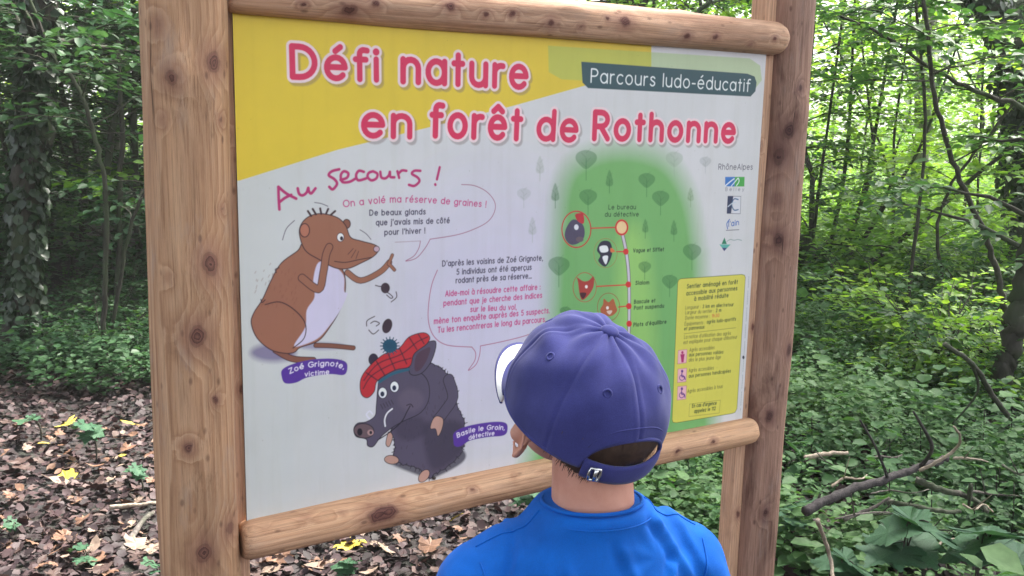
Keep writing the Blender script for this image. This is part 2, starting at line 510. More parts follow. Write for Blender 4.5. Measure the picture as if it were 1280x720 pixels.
# a single-stroke rounded alphabet: x height 1, capitals 1.42
def glyphs():
    G = {}
    O = arc(.4, .5, .4, .5, 0, 360, 22)
    G['a'] = (.80, [O, [(.8, 1), (.8, 0)]])
    G['b'] = (.80, [O, [(0, 1.42), (0, 0)]])
    G['c'] = (.68, [arc(.4, .5, .4, .5, 48, 312, 16)])
    G['d'] = (.80, [O, [(.8, 1.42), (.8, 0)]])
    G['e'] = (.80, [[(.02, .53)] + arc(.4, .5, .4, .5, 4, 318, 20)])
    G['f'] = (.46, [[(.52, 1.40)] + arc(.36, 1.2, .18, .22, 80, 180, 6) + [(.18, 0)], [(0, .96), (.46, .96)]])
    G['g'] = (.80, [O, [(.8, 1), (.8, -.1)] + arc(.42, -.1, .38, .32, 0, -150, 9)])
    G['h'] = (.72, [[(0, 1.42), (0, 0)], [(0, .5)] + arc(.36, .62, .36, .38, 175, 0, 9) + [(.72, 0)]])
    G['i'] = (.0, [[(0, 1), (0, 0)], [(0, 1.36)]])
    G['j'] = (.12, [[(.12, 1), (.12, -.15)] + arc(-.06, -.15, .18, .22, 0, -100, 6), [(.12, 1.36)]])
    G['k'] = (.64, [[(0, 1.42), (0, 0)], [(.58, 1), (.04, .45)], [(.22, .6), (.64, 0)]])
    G['l'] = (.0, [[(0, 1.42), (0, 0)]])
    G['m'] = (1.18, [[(0, 1), (0, 0)], [(0, .5)] + arc(.3, .65, .29, .35, 175, 0, 8) + [(.59, 0)], [(.59, .5)] + arc(.89, .65, .29, .35, 175, 0, 8) + [(1.18, 0)]])
    G['n'] = (.72, [[(0, 1), (0, 0)], [(0, .5)] + arc(.36, .62, .36, .38, 175, 0, 9) + [(.72, 0)]])
    G['o'] = (.80, [O])
    G['p'] = (.80, [O, [(0, 1), (0, -.42)]])
    G['q'] = (.80, [O, [(.8, 1), (.8, -.42)]])
    G['r'] = (.42, [[(0, 1), (0, 0)], [(0, .5)] + arc(.34, .62, .34, .36, 170, 75, 6)])
    G['s'] = (.58, [[(.54, .84), (.42, .97), (.22, 1.0), (.05, .88), (.05, .70), (.2, .57), (.42, .46), (.56, .32), (.52, .12), (.34, .0), (.14, .02), (.0, .16)]])
    G['t'] = (.42, [[(.2, 1.34), (.2, .0)], [(0, .96), (.42, .96)]])
    G['u'] = (.72, [[(0, 1)] + arc(.36, .38, .36, .38, 180, 360, 9) + [(.72, 1)], [(.72, 1), (.72, 0)]])
    G['v'] = (.70, [[(0, 1), (.35, 0), (.7, 1)]])
    G['w'] = (1.05, [[(0, 1), (.27, 0), (.52, 1), (.78, 0), (1.05, 1)]])
    G['x'] = (.62, [[(0, 1), (.62, 0)], [(.62, 1), (0, 0)]])
    G['y'] = (.70, [[(0, 1), (.36, 0)], [(.7, 1), (.3, -.2), (.12, -.4)]])
    G['z'] = (.60, [[(.02, 1), (.58, 1), (0, 0), (.6, 0)]])
    H = 1.42
    G['A'] = (.98, [[(0, 0), (.49, H), (.98, 0)], [(.17, .45), (.81, .45)]])
    G['B'] = (.78, [[(0, 0), (0, H), (.38, H)] + arc(.38, 1.08, .32, .34, 90, -90, 8) + [(0, .74), (.42, .74)] + arc(.42, .37, .36, .37, 90, -90, 8) + [(0, 0)]])
    G['C'] = (1.0, [arc(.62, .71, .62, .71, 48, 312, 16)])
    G['D'] = (.98, [[(0, 0), (0, H), (.3, H)] + arc(.3, .71, .64, .71, 90, -90, 14) + [(0, 0)]])
    G['E'] = (.70, [[(.7, H), (0, H), (0, 0), (.7, 0)], [(0, .74), (.6, .74)]])
    G['G'] = (1.1, [arc(.62, .71, .62, .71, 45, 330, 18) + [(1.16, .66), (.7, .66)]])
    G['L'] = (.62, [[(0, H), (0, 0), (.62, 0)]])
    G['N'] = (.9, [[(0, 0), (0, H), (.9, 0), (.9, H)]])
    G['O'] = (1.2, [arc(.62, .71, .62, .71, 0, 360, 26)])
    G['P'] = (.74, [[(0, 0), (0, H), (.38, H)] + arc(.38, 1.04, .38, .38, 90, -90, 9) + [(0, .66)]])
    G['R'] = (.80, [[(0, 0), (0, H), (.38, H)] + arc(.38, 1.04, .38, .38, 90, -90, 9) + [(0, .66)], [(.36, .66), (.8, 0)]])
    G['S'] = (.76, [[(.7, 1.2), (.54, 1.38), (.3, 1.4), (.08, 1.24), (.08, 1.0), (.3, .82), (.55, .66), (.74, .44), (.68, .14), (.44, .0), (.18, .03), (.0, .22)]])
    G['T'] = (.84, [[(0, H), (.84, H)], [(.42, H), (.42, 0)]])
    G['V'] = (.90, [[(0, H), (.45, 0), (.9, H)]])
    G['Z'] = (.86, [[(.02, H), (.84, H), (0, 0), (.86, 0)]])
    G['0'] = (.8, [arc(.4, .7, .4, .7, 0, 360, 22)])
    G['1'] = (.3, [[(0, 1.15), (.3, 1.42), (.3, 0)]])
    G['2'] = (.76, [arc(.38, 1.04, .36, .38, 165, -35, 10) + [(0, 0), (.76, 0)]])
    G['3'] = (.74, [arc(.36, 1.06, .33, .34, 150, -85, 10) + arc(.36, .37, .38, .37, 85, -150, 12)])
    G['5'] = (.74, [[(.68, H), (.14, H), (.08, .82)] + arc(.36, .45, .38, .45, 120, -145, 12)])
    G['.'] = (.0, [[(0, 0)]])
    G[','] = (.05, [[(.05, .02), (0, -.22)]])
    G["'"] = (.05, [[(.05, 1.42), (.03, 1.12)]])
    G['!'] = (.0, [[(0, 1.42), (0, .42)], [(0, 0)]])
    G[':'] = (.0, [[(0, .1)], [(0, .85)]])
    G['-'] = (.4, [[(0, .52), (.4, .52)]])
    G['/'] = (.5, [[(0, -.1), (.5, 1.5)]])
    G[' '] = (.30, [])
    def acc(base, kind, up=0.0):
        wd, st = G[base]; c = wd / 2
        a = {'e': [[(c - .02, 1.30 + up), (c + .20, 1.50 + up)]], 'g': [[(c + .02, 1.30 + up), (c - .20, 1.50 + up)]],
             'c': [[(c - .24, 1.28 + up), (c, 1.50 + up), (c + .24, 1.28 + up)]], 'd': [[(c - .17, 1.38 + up)], [(c + .17, 1.38 + up)]]}[kind]
        return (wd, list(st) + a)
    G['é'] = acc('e', 'e'); G['è'] = acc('e', 'g'); G['ê'] = acc('e', 'c'); G['ë'] = acc('e', 'd')
    G['à'] = acc('a', 'g'); G['â'] = acc('a', 'c'); G['ô'] = acc('o', 'c'); G['É'] = acc('E', 'e', .4)
    G['ç'] = (.68, list(G['c'][1]) + [[(.42, 0), (.46, -.18), (.32, -.28)]])
    return G
GL = glyphs()

def text(s, pts, xh, col, wt=0.17, alpha=1.0, layers=None, gap=0.24, smooth=True):
    """letters along a baseline given in photo pixels, stretched to run from its start to its end; xh = x height in photo pixels"""
    P = tx(catmull(pts, 8) if (smooth and len(pts) > 2) else pts)
    seg = np.linalg.norm(np.diff(P, axis=0), axis=1); cum = np.r_[0, np.cumsum(seg)]; tot = cum[-1]
    p0 = np.asarray(pts[len(pts) // 2], float)
    hh = np.linalg.norm(tx([p0])[0] - tx([p0 - [0, xh]])[0])
    x = 0; adv = []
    for ch in s:
        adv.append(x); x += GL[ch][0] + gap + wt
    x -= gap
    kx = tot / x
    W_ = wt * hh
    runs = []
    for ch, a in zip(s, adv):
        for st in GL[ch][1]:
            q = []
            for (gx, gy) in st:
                d = min(max((a + gx + wt / 2) * kx, 0), tot)
                i = min(np.searchsorted(cum, d, side='right') - 1, len(seg) - 1); i = max(i, 0)
                t = (d - cum[i]) / (seg[i] + 1e-9)
                base = P[i] + (P[i + 1] - P[i]) * t
                tg = (P[i + 1] - P[i]) / (seg[i] + 1e-9)
                nrm = np.array([tg[1], -tg[0]])
                yy = (gy * (1 - wt) + wt / 2) * hh
                q.append(base + nrm * yy)
            runs.append((np.array(q), 1.22 if len(st) == 1 else 1.0))
    for (dw, off, c, al, sf) in (layers or [(0, (0, 0), col, alpha, 1.0)]):
        for q, k in runs:
            stroke_t(q + np.array(off), W_ * k + dw, c, al, sf)

def art():
    MAG = (186, 44, 96); PINK = (188, 62, 128); DARK = (52, 44, 78)
    # white ground, a little greener at lower left and bluer in the middle
    YY, XX = np.meshgrid(np.linspace(0, 1, TH), np.linspace(0, 1, TW), indexing='ij')
    tint = np.clip(1 - ((XX - .42) ** 2 / .09 + (YY - .62) ** 2 / .16), 0, 1)[..., None]
    IMG[:] = IMG * (1 - tint * .8) + np.array(lin((198, 192, 220)), np.float32) * tint * .8
    tg = np.clip(1 - XX / .26, 0, 1)[..., None] * .5
    IMG[:] = IMG * (1 - tg) + np.array(lin((196, 202, 198)), np.float32) * tg
    # green wooded area of the map
    fill([(702, 222), (735, 192), (785, 184), (832, 200), (860, 245), (872, 310), (876, 350), (876, 620), (668, 620), (674, 500), (684, 400), (690, 300)], (98, 166, 82), .90, soft=120)
    fill([(775, 300), (800, 290), (815, 380), (815, 500), (790, 520), (770, 420)], (160, 204, 110), .6, soft=90)
    # yellow field
    yel = [(280, 0), (812, 40), (812, 86), (725, 108), (640, 132), (530, 160), (420, 187), (350, 209), (280, 231)]
    fill(yel, (218, 190, 56), smooth=False)
    # translucent green strip and dark label
    fill([(683, 57), (935, 73), (948, 82), (950, 100), (940, 113), (700, 99), (684, 90)], (152, 184, 96), .55, smooth=False, soft=2)
    fill([(724.5, 77), (932, 92), (941, 95.5), (943.5, 103), (942, 114), (936, 120.5), (733, 110), (726, 103)], (42, 74, 84), smooth=False)
    text('Parcours ludo-éducatif', [(736, 103.5), (935, 115)], 12, (226, 232, 236), wt=.13, gap=.26)
    # title
    lay = [(20, (7, 8), (120, 96, 96), .5, 5.0), (17, (0, 0), (232, 206, 214), 1.0, 1.5), (0, (0, 0), (208, 42, 88), 1.0, 1.2)]
    words = [('Défi', [(361, 99.7), (472, 103.5)], 33, .23), ('nature', [(499, 105.5), (658, 113)], 33, .23),
             ('en', [(449.5, 173), (513.5, 174.5)], 33, .23), ('forêt', [(535, 173), (650.5, 177)], 33, .23),
             ('de', [(668, 176.5), (720, 179)], 31, .23), ('Rothonne', [(738, 176.5), (916.5, 180)], 27.5, .25)]
    for L_ in lay:
        for s, b, xh, wt in words:
            text(s, b, xh, None, wt=wt, layers=[L_])
    # hand written cry
    z3 = lambda P: [(x / 3.2 + 300, y / 3.2 + 200) for x, y in P]
    for st in [[(153, 196), (150, 150), (149, 106)], [(149, 106), (180, 132), (220, 153)], [(152, 168), (175, 150), (200, 138)],
               [(226, 112), (232, 134), (246, 140), (262, 128), (268, 110), (271, 124), (280, 132), (297, 112)],
               [(392, 36), (362, 44), (350, 60), (372, 75), (383, 94), (366, 116), (352, 106)],
               [(397, 78), (422, 70), (428, 52), (410, 44), (398, 60), (404, 86), (432, 86), (455, 74)],
               [(490, 46), (470, 42), (459, 60), (468, 80), (500, 72)],
               [(527, 44), (510, 50), (505, 66), (520, 80), (540, 72), (544, 54), (527, 44)],
               [(556, 46), (560, 68), (576, 72), (590, 60), (594, 46), (596, 66), (612, 68)], [(624, 44), (628, 58), (631, 70)], [(628, 54), (642, 41), (660, 42)],
               [(716, 42), (692, 42), (682, 54), (704, 68), (712, 84), (692, 102), (670, 98)], [(793, 28), (782, 76)], [(775, 96), (776, 98)]]:
        line(z3(st), 2.9, (178, 42, 108))
    text('On a volé ma réserve de graines !', z3([(408, 189), (500, 178), (600, 170), (700, 170), (800, 175), (900, 183), (978, 189)]), 6.8, PINK, wt=.2)
    text('De beaux glands', z3([(512, 222), (737, 217)]), 5.8, DARK, wt=.22)
    text("que j'avais mis de côté", z3([(538, 261), (833, 252)]), 5.8, DARK, wt=.22)
    text("pour l'hiver !", z3([(572, 300), (735, 292)]), 5.8, DARK, wt=.22)
    for s, b, c in [("D'après les voisins de Zoé Grignote,", [(803, 425), (1205, 401)], DARK), ('5 individus ont été aperçus', [(860, 458), (1160, 438)], DARK),
                    ('rodant près de sa réserve...', [(857, 492), (1160, 472)], DARK), ('Aide-moi à résoudre cette affaire :', [(815, 545), (1195, 517)], PINK),
                    ('pendant que je cherche des indices', [(808, 583), (1202, 550)], PINK), ('sur le lieu du vol,', [(915, 607), (1100, 597)], PINK),
                    ('mène ton enquête auprès des 5 suspects.', [(770, 655), (1232, 611)], PINK), ('Tu les rencontreras le long du parcours.', [(785, 690), (1217, 646)], PINK)]:
        text(s, z3(b), 5.6, c, wt=.21)
    # balloons
    line(z3([(880, 97), (930, 101), (980, 125), (1012, 165), (1012, 205), (985, 245), (930, 275), (860, 298), (755, 315)]), .8, (150, 70, 110))
    line(z3([(755, 315), (735, 350), (700, 390), (657, 402), (690, 382), (710, 350), (716, 322)]), .8, (150, 70, 110))
    line(z3([(716, 322), (615, 327)]), .7, (150, 110, 130), .7)
    line([(545, 337), (538, 355), (534, 380), (534, 402), (541, 420), (557, 430.5), (588, 433)], .9, (165, 80, 120))
    line([(588, 433), (592.6, 440), (591.5, 450), (583.6, 462), (593, 455), (597.6, 443), (598.7, 431.6)], .9, (165, 80, 120))
    line([(598.7, 431.6), (622, 427), (651, 420), (673, 412), (690, 405)], .9, (165, 80, 120))
    # plain brown rodent sitting up
    z4 = lambda P: [(x / 3 + 300, y / 3 + 240) for x, y in P]
    OUT = (58, 32, 42); BR = (152, 100, 80); BR2 = (132, 84, 70)
    fill(z4(ell(120, 600, 85, 34)), (92, 74, 130), .75, soft=22)
    fill(z4(ell(300, 575, 90, 14)), (120, 110, 160), .6, soft=12)
    line(z4([(130, 590), (190, 622), (270, 628)]), 7, OUT); line(z4([(130, 590), (190, 622), (270, 628)]), 5.4, BR2)
    line(z4([(280, 572), (340, 574), (420, 582)]), 5.4, OUT); line(z4([(280, 572), (340, 574), (420, 582)]), 4, BR2)
    fill(z4([(235, 190), (212, 218), (150, 265), (112, 330), (80, 400), (48, 450), (38, 490), (60, 545), (110, 588), (165, 602), (200, 598), (222, 580), (290, 555),
             (335, 500), (370, 440), (390, 370), (385, 300), (350, 260), (300, 230)]), BR, out=OUT, ow=1.0)
    fill(z4([(290, 262), (340, 272), (383, 310), (386, 370), (398, 380), (372, 440), (330, 500), (285, 548), (215, 576), (200, 568), (240, 505), (246, 440), (275, 392), (270, 330)]), (206, 198, 224), soft=3)
    line(z4([(90, 420), (145, 410), (200, 440), (240, 490), (236, 545), (195, 582)]), 1.1, OUT)
    fill(z4(ell(395, 118, 14, 17)), BR2, out=OUT)
    fill(z4([(225, 185), (218, 140), (235, 105), (268, 84), (310, 80), (362, 95), (392, 125), (410, 168), (450, 182), (500, 196), (516, 213), (495, 240), (450, 264), (400, 285), (350, 282), (290, 250), (245, 222)]), BR, out=OUT, ow=1.0)
    for a_ in [((262, 88), (250, 70)), ((280, 82), (268, 62)), ((300, 80), (296, 60)), ((318, 80), (326, 62)), ((336, 84), (352, 70))]:
        line(z4(a_), 2.2, OUT)
    fill(z4(ell(238, 142, 18, 25)), (176, 112, 92), out=OUT)
    fill(z4(ell(372, 168, 13, 16)), (236, 232, 240), out=OUT, ow=.7); fill(z4(ell(376, 172, 6, 8)), (30, 22, 40))
    fill(z4(ell(507, 212, 11, 11)), (190, 160, 176), out=OUT, ow=.8)
    line(z4([(490, 243), (440, 252), (390, 262), (350, 258)]), .9, OUT)
    for a_ in [((430, 215), (412, 245)), ((440, 220), (430, 248)), ((420, 210), (400, 232))]: line(z4(a_), .6, OUT)
    for c_, wd in ((OUT, 8.6), (BR, 7.0)): line(z4([(228, 320), (290, 362), (308, 300), (318, 235), (330, 205)]), wd, c_)
    for c_, wd in ((OUT, 6.8), (BR, 5.4)): line(z4([(398, 300), (448, 330), (520, 298), (555, 262)]), wd, c_)
    for c_, wd in ((OUT, 4), (BR, 2.8)): line(z4([(552, 268), (566, 235)]), wd, c_); line(z4([(556, 270), (574, 290)]), wd, c_)
    for a_ in [[(200, 105), (170, 135), (155, 178)], [(275, 38), (300, 42), (325, 52)], [(445, 140), (468, 155), (486, 176)]]: line(z4(a_), .8, (80, 70, 90))
    for q in range(46):
        p_ = np.array([336 + RNG.uniform(-18, 34), 352 + RNG.uniform(-24, 30)])
        line([p_, p_ + np.array([-RNG.uniform(.5, 2), RNG.uniform(2, 5)])], .5, (128, 76, 62), .7)
    line(z4([(90, 402), (78, 412), (74, 400)]), 1.0, OUT); line(z4([(142, 282), (128, 288), (132, 300)]), 1.0, OUT)
    # nut shells
    for P_ in [ell(540, 358, 17, 20), ell(547, 500, 18, 28, rot=.3)]: fill(z4(P_), (56, 40, 52))
    for a_ in [[(503, 348), (520, 352), (535, 350)], [(540, 370), (556, 380), (568, 392), (560, 396), (545, 384)], [(580, 372), (582, 392), (562, 410)],
               [(485, 490), (500, 482), (518, 490), (506, 500)], [(478, 515), (495, 530), (515, 515)], [(470, 500), (472, 480), (500, 464)]]: line(z4(a_), 1.1, (66, 50, 62))
    # plain wild boar sitting, with a checked red cap
    z5 = lambda P: [(x / 2.77 + 420, y / 2.77 + 380) for x, y in P]
    GR = (84, 76, 98); GD = (48, 42, 62); OB = (30, 24, 40)
    fill(z5([(170, 540), (260, 520), (400, 500), (442, 510), (430, 548), (330, 600), (280, 590)]), (44, 38, 62), .85, soft=10)
    body = catmull(z5([(250, 215), (300, 200), (350, 215), (385, 245), (415, 290), (412, 335), (438, 395), (440, 450), (428, 515), (380, 560), (330, 596), (296, 600), (286, 570), (230, 552), (192, 530), (200, 490), (186, 440), (200, 400), (200, 350)]), 7, True)
    j = RNG.normal(size=len(body)) * .9
    c0 = body.mean(0); dv = body - c0; body = body + dv / np.linalg.norm(dv, axis=1)[:, None] * j[:, None]
    fill(body, GR, smooth=False, out=OB, ow=.9)
    for q in range(0, len(body), 2):
        d_ = body[q] - c0; d_ /= np.linalg.norm(d_)
        line([body[q] - d_ * 1.5, body[q] + d_ * RNG.uniform(1.2, 3.2) + RNG.normal(size=2) * .7], .9, (44, 38, 54))
    for q in range(60):
        t_ = RNG.uniform(0, 1, 2); p_ = c0 + (body[RNG.integers(len(body))] - c0) * RNG.uniform(.2, .9)
        line([p_, p_ + np.array([RNG.uniform(-1.5, 1.5), RNG.uniform(2, 4.5)])], .6, (56, 50, 68), .8)
    fill(z5([(300, 420), (380, 400), (436, 420), (432, 505), (370, 560), (320, 560)]), GD, .55, soft=24)
    fill(z5([(210, 400), (290, 390), (310, 440), (250, 470), (205, 450)]), GD, .45, soft=20)
    for cx, cy, r_ in ((188, 536, .1), (300, 592, -.9)): fill(z5(ell(cx, cy, 25, 15, rot=r_)), (186, 146, 134), out=OB, ow=.8)
    for c_, wd in ((OB, 14), (GR, 12.4)): line(z5([(385, 260), (400, 320), (370, 370), (350, 395)]), wd, c_)
    fill(z5([(330, 398), (345, 385), (366, 396), (362, 430), (348, 455), (340, 430), (322, 428)]), (186, 146, 134), out=OB, ow=.8)
    fill(z5([(178, 440), (192, 455), (180, 490), (168, 480)]), (186, 146, 134), out=OB, ow=.8)
    fill(z5(ell(125, 190, 16, 20)), GD, out=OB, ow=.8)
    fill(z5([(140, 290), (150, 250), (200, 225), (250, 215), (308, 255), (318, 320), (290, 372), (230, 402), (190, 425), (150, 458), (125, 490), (105, 487), (100, 465), (66, 456), (57, 430), (70, 410), (100, 405), (130, 385), (135, 350)]), GR, out=OB, ow=.9)
    fill(z5(ell(255, 330, 45, 40)), (104, 92, 112), .6, soft=20)
    fill(z5([(250, 236), (256, 165), (290, 140), (340, 127), (328, 190), (290, 238)]), GR, out=OB, ow=.9)
    fill(z5([(268, 225), (274, 175), (305, 152), (322, 150), (310, 190), (286, 226)]), (78, 56, 74))
    fill(z5(ell(92, 436, 35, 25, rot=.1)), (104, 84, 92), out=OB, ow=.9)
    fill(z5(ell(78, 440, 9, 13)), OB); fill(z5(ell(115, 442, 11, 10)), (176, 140, 140)); fill(z5(ell(116, 442, 5, 6)), OB)
    line(z5([(166, 420), (164, 398), (172, 376), (190, 360)]), 2.6, OB); line(z5([(166, 420), (164, 398), (172, 376), (190, 360)]), 1.8, (226, 224, 236))
    line(z5([(112, 395), (101, 380), (112, 368), (122, 378)]), 1.8, (216, 214, 228))
    line(z5([(140, 468), (180, 442), (222, 405), (240, 372), (252, 350)]), 1.3, OB); line(z5([(240, 348), (254, 344), (262, 354)]), 1.0, OB)
    for q in range(5): line(z5([(150 + q * 9, 345 - q * 4), (158 + q * 9, 360 - q * 4)]), .6, OB)
    for cx, cy in ((157, 305), (198, 284)):
        fill(z5(ell(cx, cy, 15, 19)), (226, 228, 240), out=OB, ow=.8); fill(z5(ell(cx - 1, cy + 4, 7, 9)), (30, 40, 66))
    fill(z5([(140, 262), (128, 300), (104, 322), (82, 306), (82, 256), (112, 212), (160, 172), (214, 150), (248, 112), (298, 97), (320, 113), (308, 137), (266, 170), (250, 214), (200, 226)]), (186, 46, 56), out=OB, ow=.9)
    for a_ in [[(100, 235), (140, 262)], [(135, 195), (165, 245)], [(175, 168), (200, 225)], [(215, 150), (240, 205)], [(250, 115), (275, 155)], [(280, 102), (300, 135)],
               [(90, 290), (120, 245), (190, 205), (255, 185)], [(92, 262), (140, 205), (220, 172), (275, 130), (312, 112)]]:
        line(z5(a_), 1.5, (60, 30, 50), .8); 
    line(z5([(145, 268), (190, 240), (246, 224)]), 3.0, (40, 92, 116))
    fill(z5(ell(182, 143, 25, 24)), (30, 82, 106))
    for q in range(16):
        t = q * math.pi / 8
        line(z5([(182, 143), (182 + 33 * math.cos(t), 143 + 31 * math.sin(t))]), 1.2, (26, 72, 98))
    # name ribbons
    PU = (86, 52, 150)
    fill(z4([(152, 690), (155, 662), (200, 640), (270, 625), (340, 622), (388, 632), (398, 655), (385, 683), (330, 680), (250, 692), (205, 712), (165, 714)]), PU)
    text('Zoé Grignote,', z4([(182, 680), (230, 661), (290, 652), (340, 651), (384, 662)]), 5.4, (236, 228, 246), wt=.2)
    text('victime', z4([(238, 690), (330, 680)]), 4.8, (236, 228, 246), wt=.2)
    fill(z5([(402, 470), (405, 442), (450, 420), (530, 406), (580, 408), (589, 430), (576, 452), (520, 458), (460, 470), (425, 490), (406, 488)]), PU)
    text('Basile le Groin,', z5([(415, 461), (460, 444), (520, 434), (578, 434)]), 4.8, (236, 228, 246), wt=.2)
    text('détective', z5([(455, 469), (500, 457), (543, 452)]), 4.4, (236, 228, 246), wt=.2)
    # little trees of the map
    z6 = lambda P: [(x / 2.881 + 640, y / 2.88 + 180) for x, y in P]
    def ttree(x, y, r_, tall=False, c=(54, 110, 64), al=.62):
        if tall: fill(z6([(x, y - r_ * 1.5), (x + r_ * .55, y + r_ * .3), (x + r_ * .35, y + r_ * .9), (x - r_ * .35, y + r_ * .9), (x - r_ * .55, y + r_ * .3)]), c, al * .8, soft=4)
        else: fill(z6([(x, y - r_ * .85), (x + r_ * .9, y - r_ * .5), (x + r_, y + r_ * .15), (x + r_ * .4, y + r_ * .8), (x, y + r_), (x - r_ * .4, y + r_ * .8), (x - r_, y + r_ * .1), (x - r_ * .85, y - r_ * .55)]), c, al * .85, soft=3)
        line(z6([(x, y), (x, y + r_ * (2.1 if not tall else 2.0))]), 1.1, c, al)
        for k in range(4): line(z6([(x, y + r_ * (.8 - .45 * k)), (x + r_ * (.45 if k % 2 else -.45), y + r_ * (.35 - .45 * k))]), .5, (40, 80, 50), al * .7)
    for a_ in [(261, 52, 37), (150, 178, 26, True), (345, 128, 24, True), (479, 128, 29), (268, 188, 31), (529, 192, 30), (637, 185, 20, True, (120, 150, 110), .6),
               (578, 52, 30, False, (140, 160, 140), .45), (690, 62, 20, False, (150, 156, 160), .45), (95, 80, 26, True, (150, 160, 150), .45), (37, 178, 24, False, (160, 166, 170), .45),
               (68, 300, 26, True, (150, 160, 156), .45), (474, 298, 20, True), (577, 305, 22, True), (642, 385, 32), (472, 440, 22), (562, 492, 27), (163, 435, 37), (187, 600, 20), (730, 640, 24)]: ttree(*a_)
    # path with stations
    pth = z6([(392, 325), (404, 380), (413, 450), (416, 520), (416, 640), (410, 800), (395, 1000)])
    line(pth, 5.4, (96, 72, 92)); line(pth, 3.6, (196, 190, 206))
    RED = (204, 48, 52)
    for a_ in [((280, 302), (365, 299)), ((370, 386), (403, 386)), ((300, 511), (412, 505)), ((378, 585), (414, 581))]: line(z6(a_), 1.5, RED)
    for cx, cy in ((404, 386), (413, 504), (415, 582), (416, 645), (413, 730), (408, 820)): fill(z6(ell(cx, cy, 10, 11)), RED)
    fill(z6(ell(389, 299, 24, 29)), RED); fill(z6(ell(389, 299, 18, 22)), (232, 196, 150))
    for cx, cy, r_, c_ in ((226, 306, 52, (190, 44, 56)), (331, 391, 42, (150, 130, 80)), (256, 514, 42, (170, 74, 60)), (342, 585, 40, (150, 80, 60))):
        line(z6(ell(cx, cy, r_, r_ * 1.25)), .9 if r_ < 50 else 1.6, c_, closed=True)
    # heads in the roundels: boar, magpie, squirrel, fox
    fill(z6([(190, 300), (215, 270), (250, 290), (255, 330), (235, 355), (205, 360), (185, 335)]), (76, 70, 96)); fill(z6([(222, 252), (250, 250), (252, 285), (230, 275)]), (180, 44, 56)); fill(z6(ell(226, 298, 8, 10)), (220, 220, 234)); fill(z6(ell(238, 342, 14, 10)), (100, 84, 96))
    fill(z6([(300, 380), (315, 350), (345, 350), (355, 378), (350, 410), (330, 440), (305, 420), (312, 400)]), (44, 42, 64)); fill(z6([(310, 368), (335, 365), (340, 385), (315, 388)]), (224, 226, 236)); fill(z6([(320, 405), (340, 402), (332, 432)]), (224, 226, 236)); fill(z6([(350, 372), (366, 385), (350, 388)]), (206, 110, 70))
    fill(z6([(232, 495), (228, 478), (250, 492), (270, 490), (288, 475), (288, 510), (272, 540), (248, 560), (238, 540)]), (164, 60, 56)); fill(z6([(238, 535), (262, 535), (250, 556)]), (70, 34, 46)); fill(z6(ell(262, 512, 5, 6)), (230, 220, 220))
    fill(z6([(322, 575), (325, 555), (342, 568), (358, 555), (368, 580), (372, 600), (350, 618), (322, 612), (312, 595)]), (170, 92, 62)); fill(z6(ell(338, 588, 5, 6)), (230, 220, 220)); fill(z6([(335, 600), (355, 598), (346, 612)]), (214, 190, 180))
    MG = (36, 66, 46)
    text('Le bureau', z6([(341, 235), (440, 234)]), 4.6, MG, wt=.2)
    text('du détective', z6([(328, 261), (450, 260)]), 4.6, MG, wt=.2)
    text('Vague et Sifflet', z6([(430, 390), (541, 385)]), 4.0, MG, wt=.25)
    text('Slalom', z6([(438, 506), (488, 504)]), 4.0, MG, wt=.25)
    text('Bascule et', z6([(433, 574), (510, 569)]), 4.0, MG, wt=.25)
    text('Pont suspendu', z6([(433, 596), (541, 588)]), 4.0, MG, wt=.25)
    text("Plots d'équilibre", z6([(431, 657), (550, 645)]), 4.0, MG, wt=.25)
    # partner logos
    z7 = lambda P: [(x / 4.235 + 880, y / 4.235 + 170) for x, y in P]
    text('RhôneAlpes', z7([(66, 178), (248, 178)]), 5.6, (74, 70, 92), wt=.16)
    fill(z7([(103, 215), (155, 215), (152, 266), (102, 265)]), (50, 112, 186), smooth=False); fill(z7([(155, 215), (206, 215), (204, 266), (152, 266)]), (66, 160, 72), smooth=False)
    line(z7([(104, 262), (130, 240), (150, 225)]), 1.6, (220, 228, 236)); line(z7([(135, 264), (160, 235), (172, 222), (176, 240), (162, 262)]), 1.3, (220, 228, 236))
    text('Belley', z7([(103, 290), (203, 290)]), 3.4, (110, 110, 130), wt=.16, gap=.7)
    fill(z7([(117, 317), (186, 318), (183, 410), (112, 408)]), (206, 206, 216), smooth=False, out=(52, 56, 82), ow=.6); fill(z7([(117, 317), (146, 317), (134, 409), (112, 408)]), (42, 52, 86), smooth=False)
    line(z7([(172, 335), (150, 332), (138, 362), (150, 390), (172, 388)]), 1.6, (60, 100, 140)); line(z7([(118, 372), (140, 355), (160, 350)]), 1.4, (190, 200, 214))
    line(z7([(126, 440), (112, 462), (116, 490)]), 1.5, (50, 96, 176))
    text("l'ain", z7([(120, 480), (176, 470)]), 5.6, (50, 96, 176), wt=.2)
    line(z7([(108, 498), (176, 494)]), .8, (60, 60, 84))
    fill(z7([(99, 535), (112, 570), (84, 570)]), (30, 122, 92), smooth=False); fill(z7([(72, 572), (132, 572), (99, 606)]), (90, 170, 160), smooth=False); fill(z7([(86, 590), (112, 590), (98, 608)]), (58, 54, 110), smooth=False)
    line(z7([(112, 556), (130, 546), (150, 550), (170, 546), (190, 551)]), .9, (90, 130, 130), .8)
    # yellow box of rules
    z8 = lambda P: [(x / 3.43 + 820, y / 3.43 + 330) for x, y in P]
    box = [(100, 61), (360, 43), (372, 46), (376, 56), (340, 618), (332, 633), (320, 638), (80, 678), (66, 676), (62, 664), (86, 78), (90, 66)]
    fill(z8(box), (208, 200, 90), smooth=False, out=(70, 84, 40), ow=.7)
    DG = (44, 70, 44); DT = (92, 92, 52)
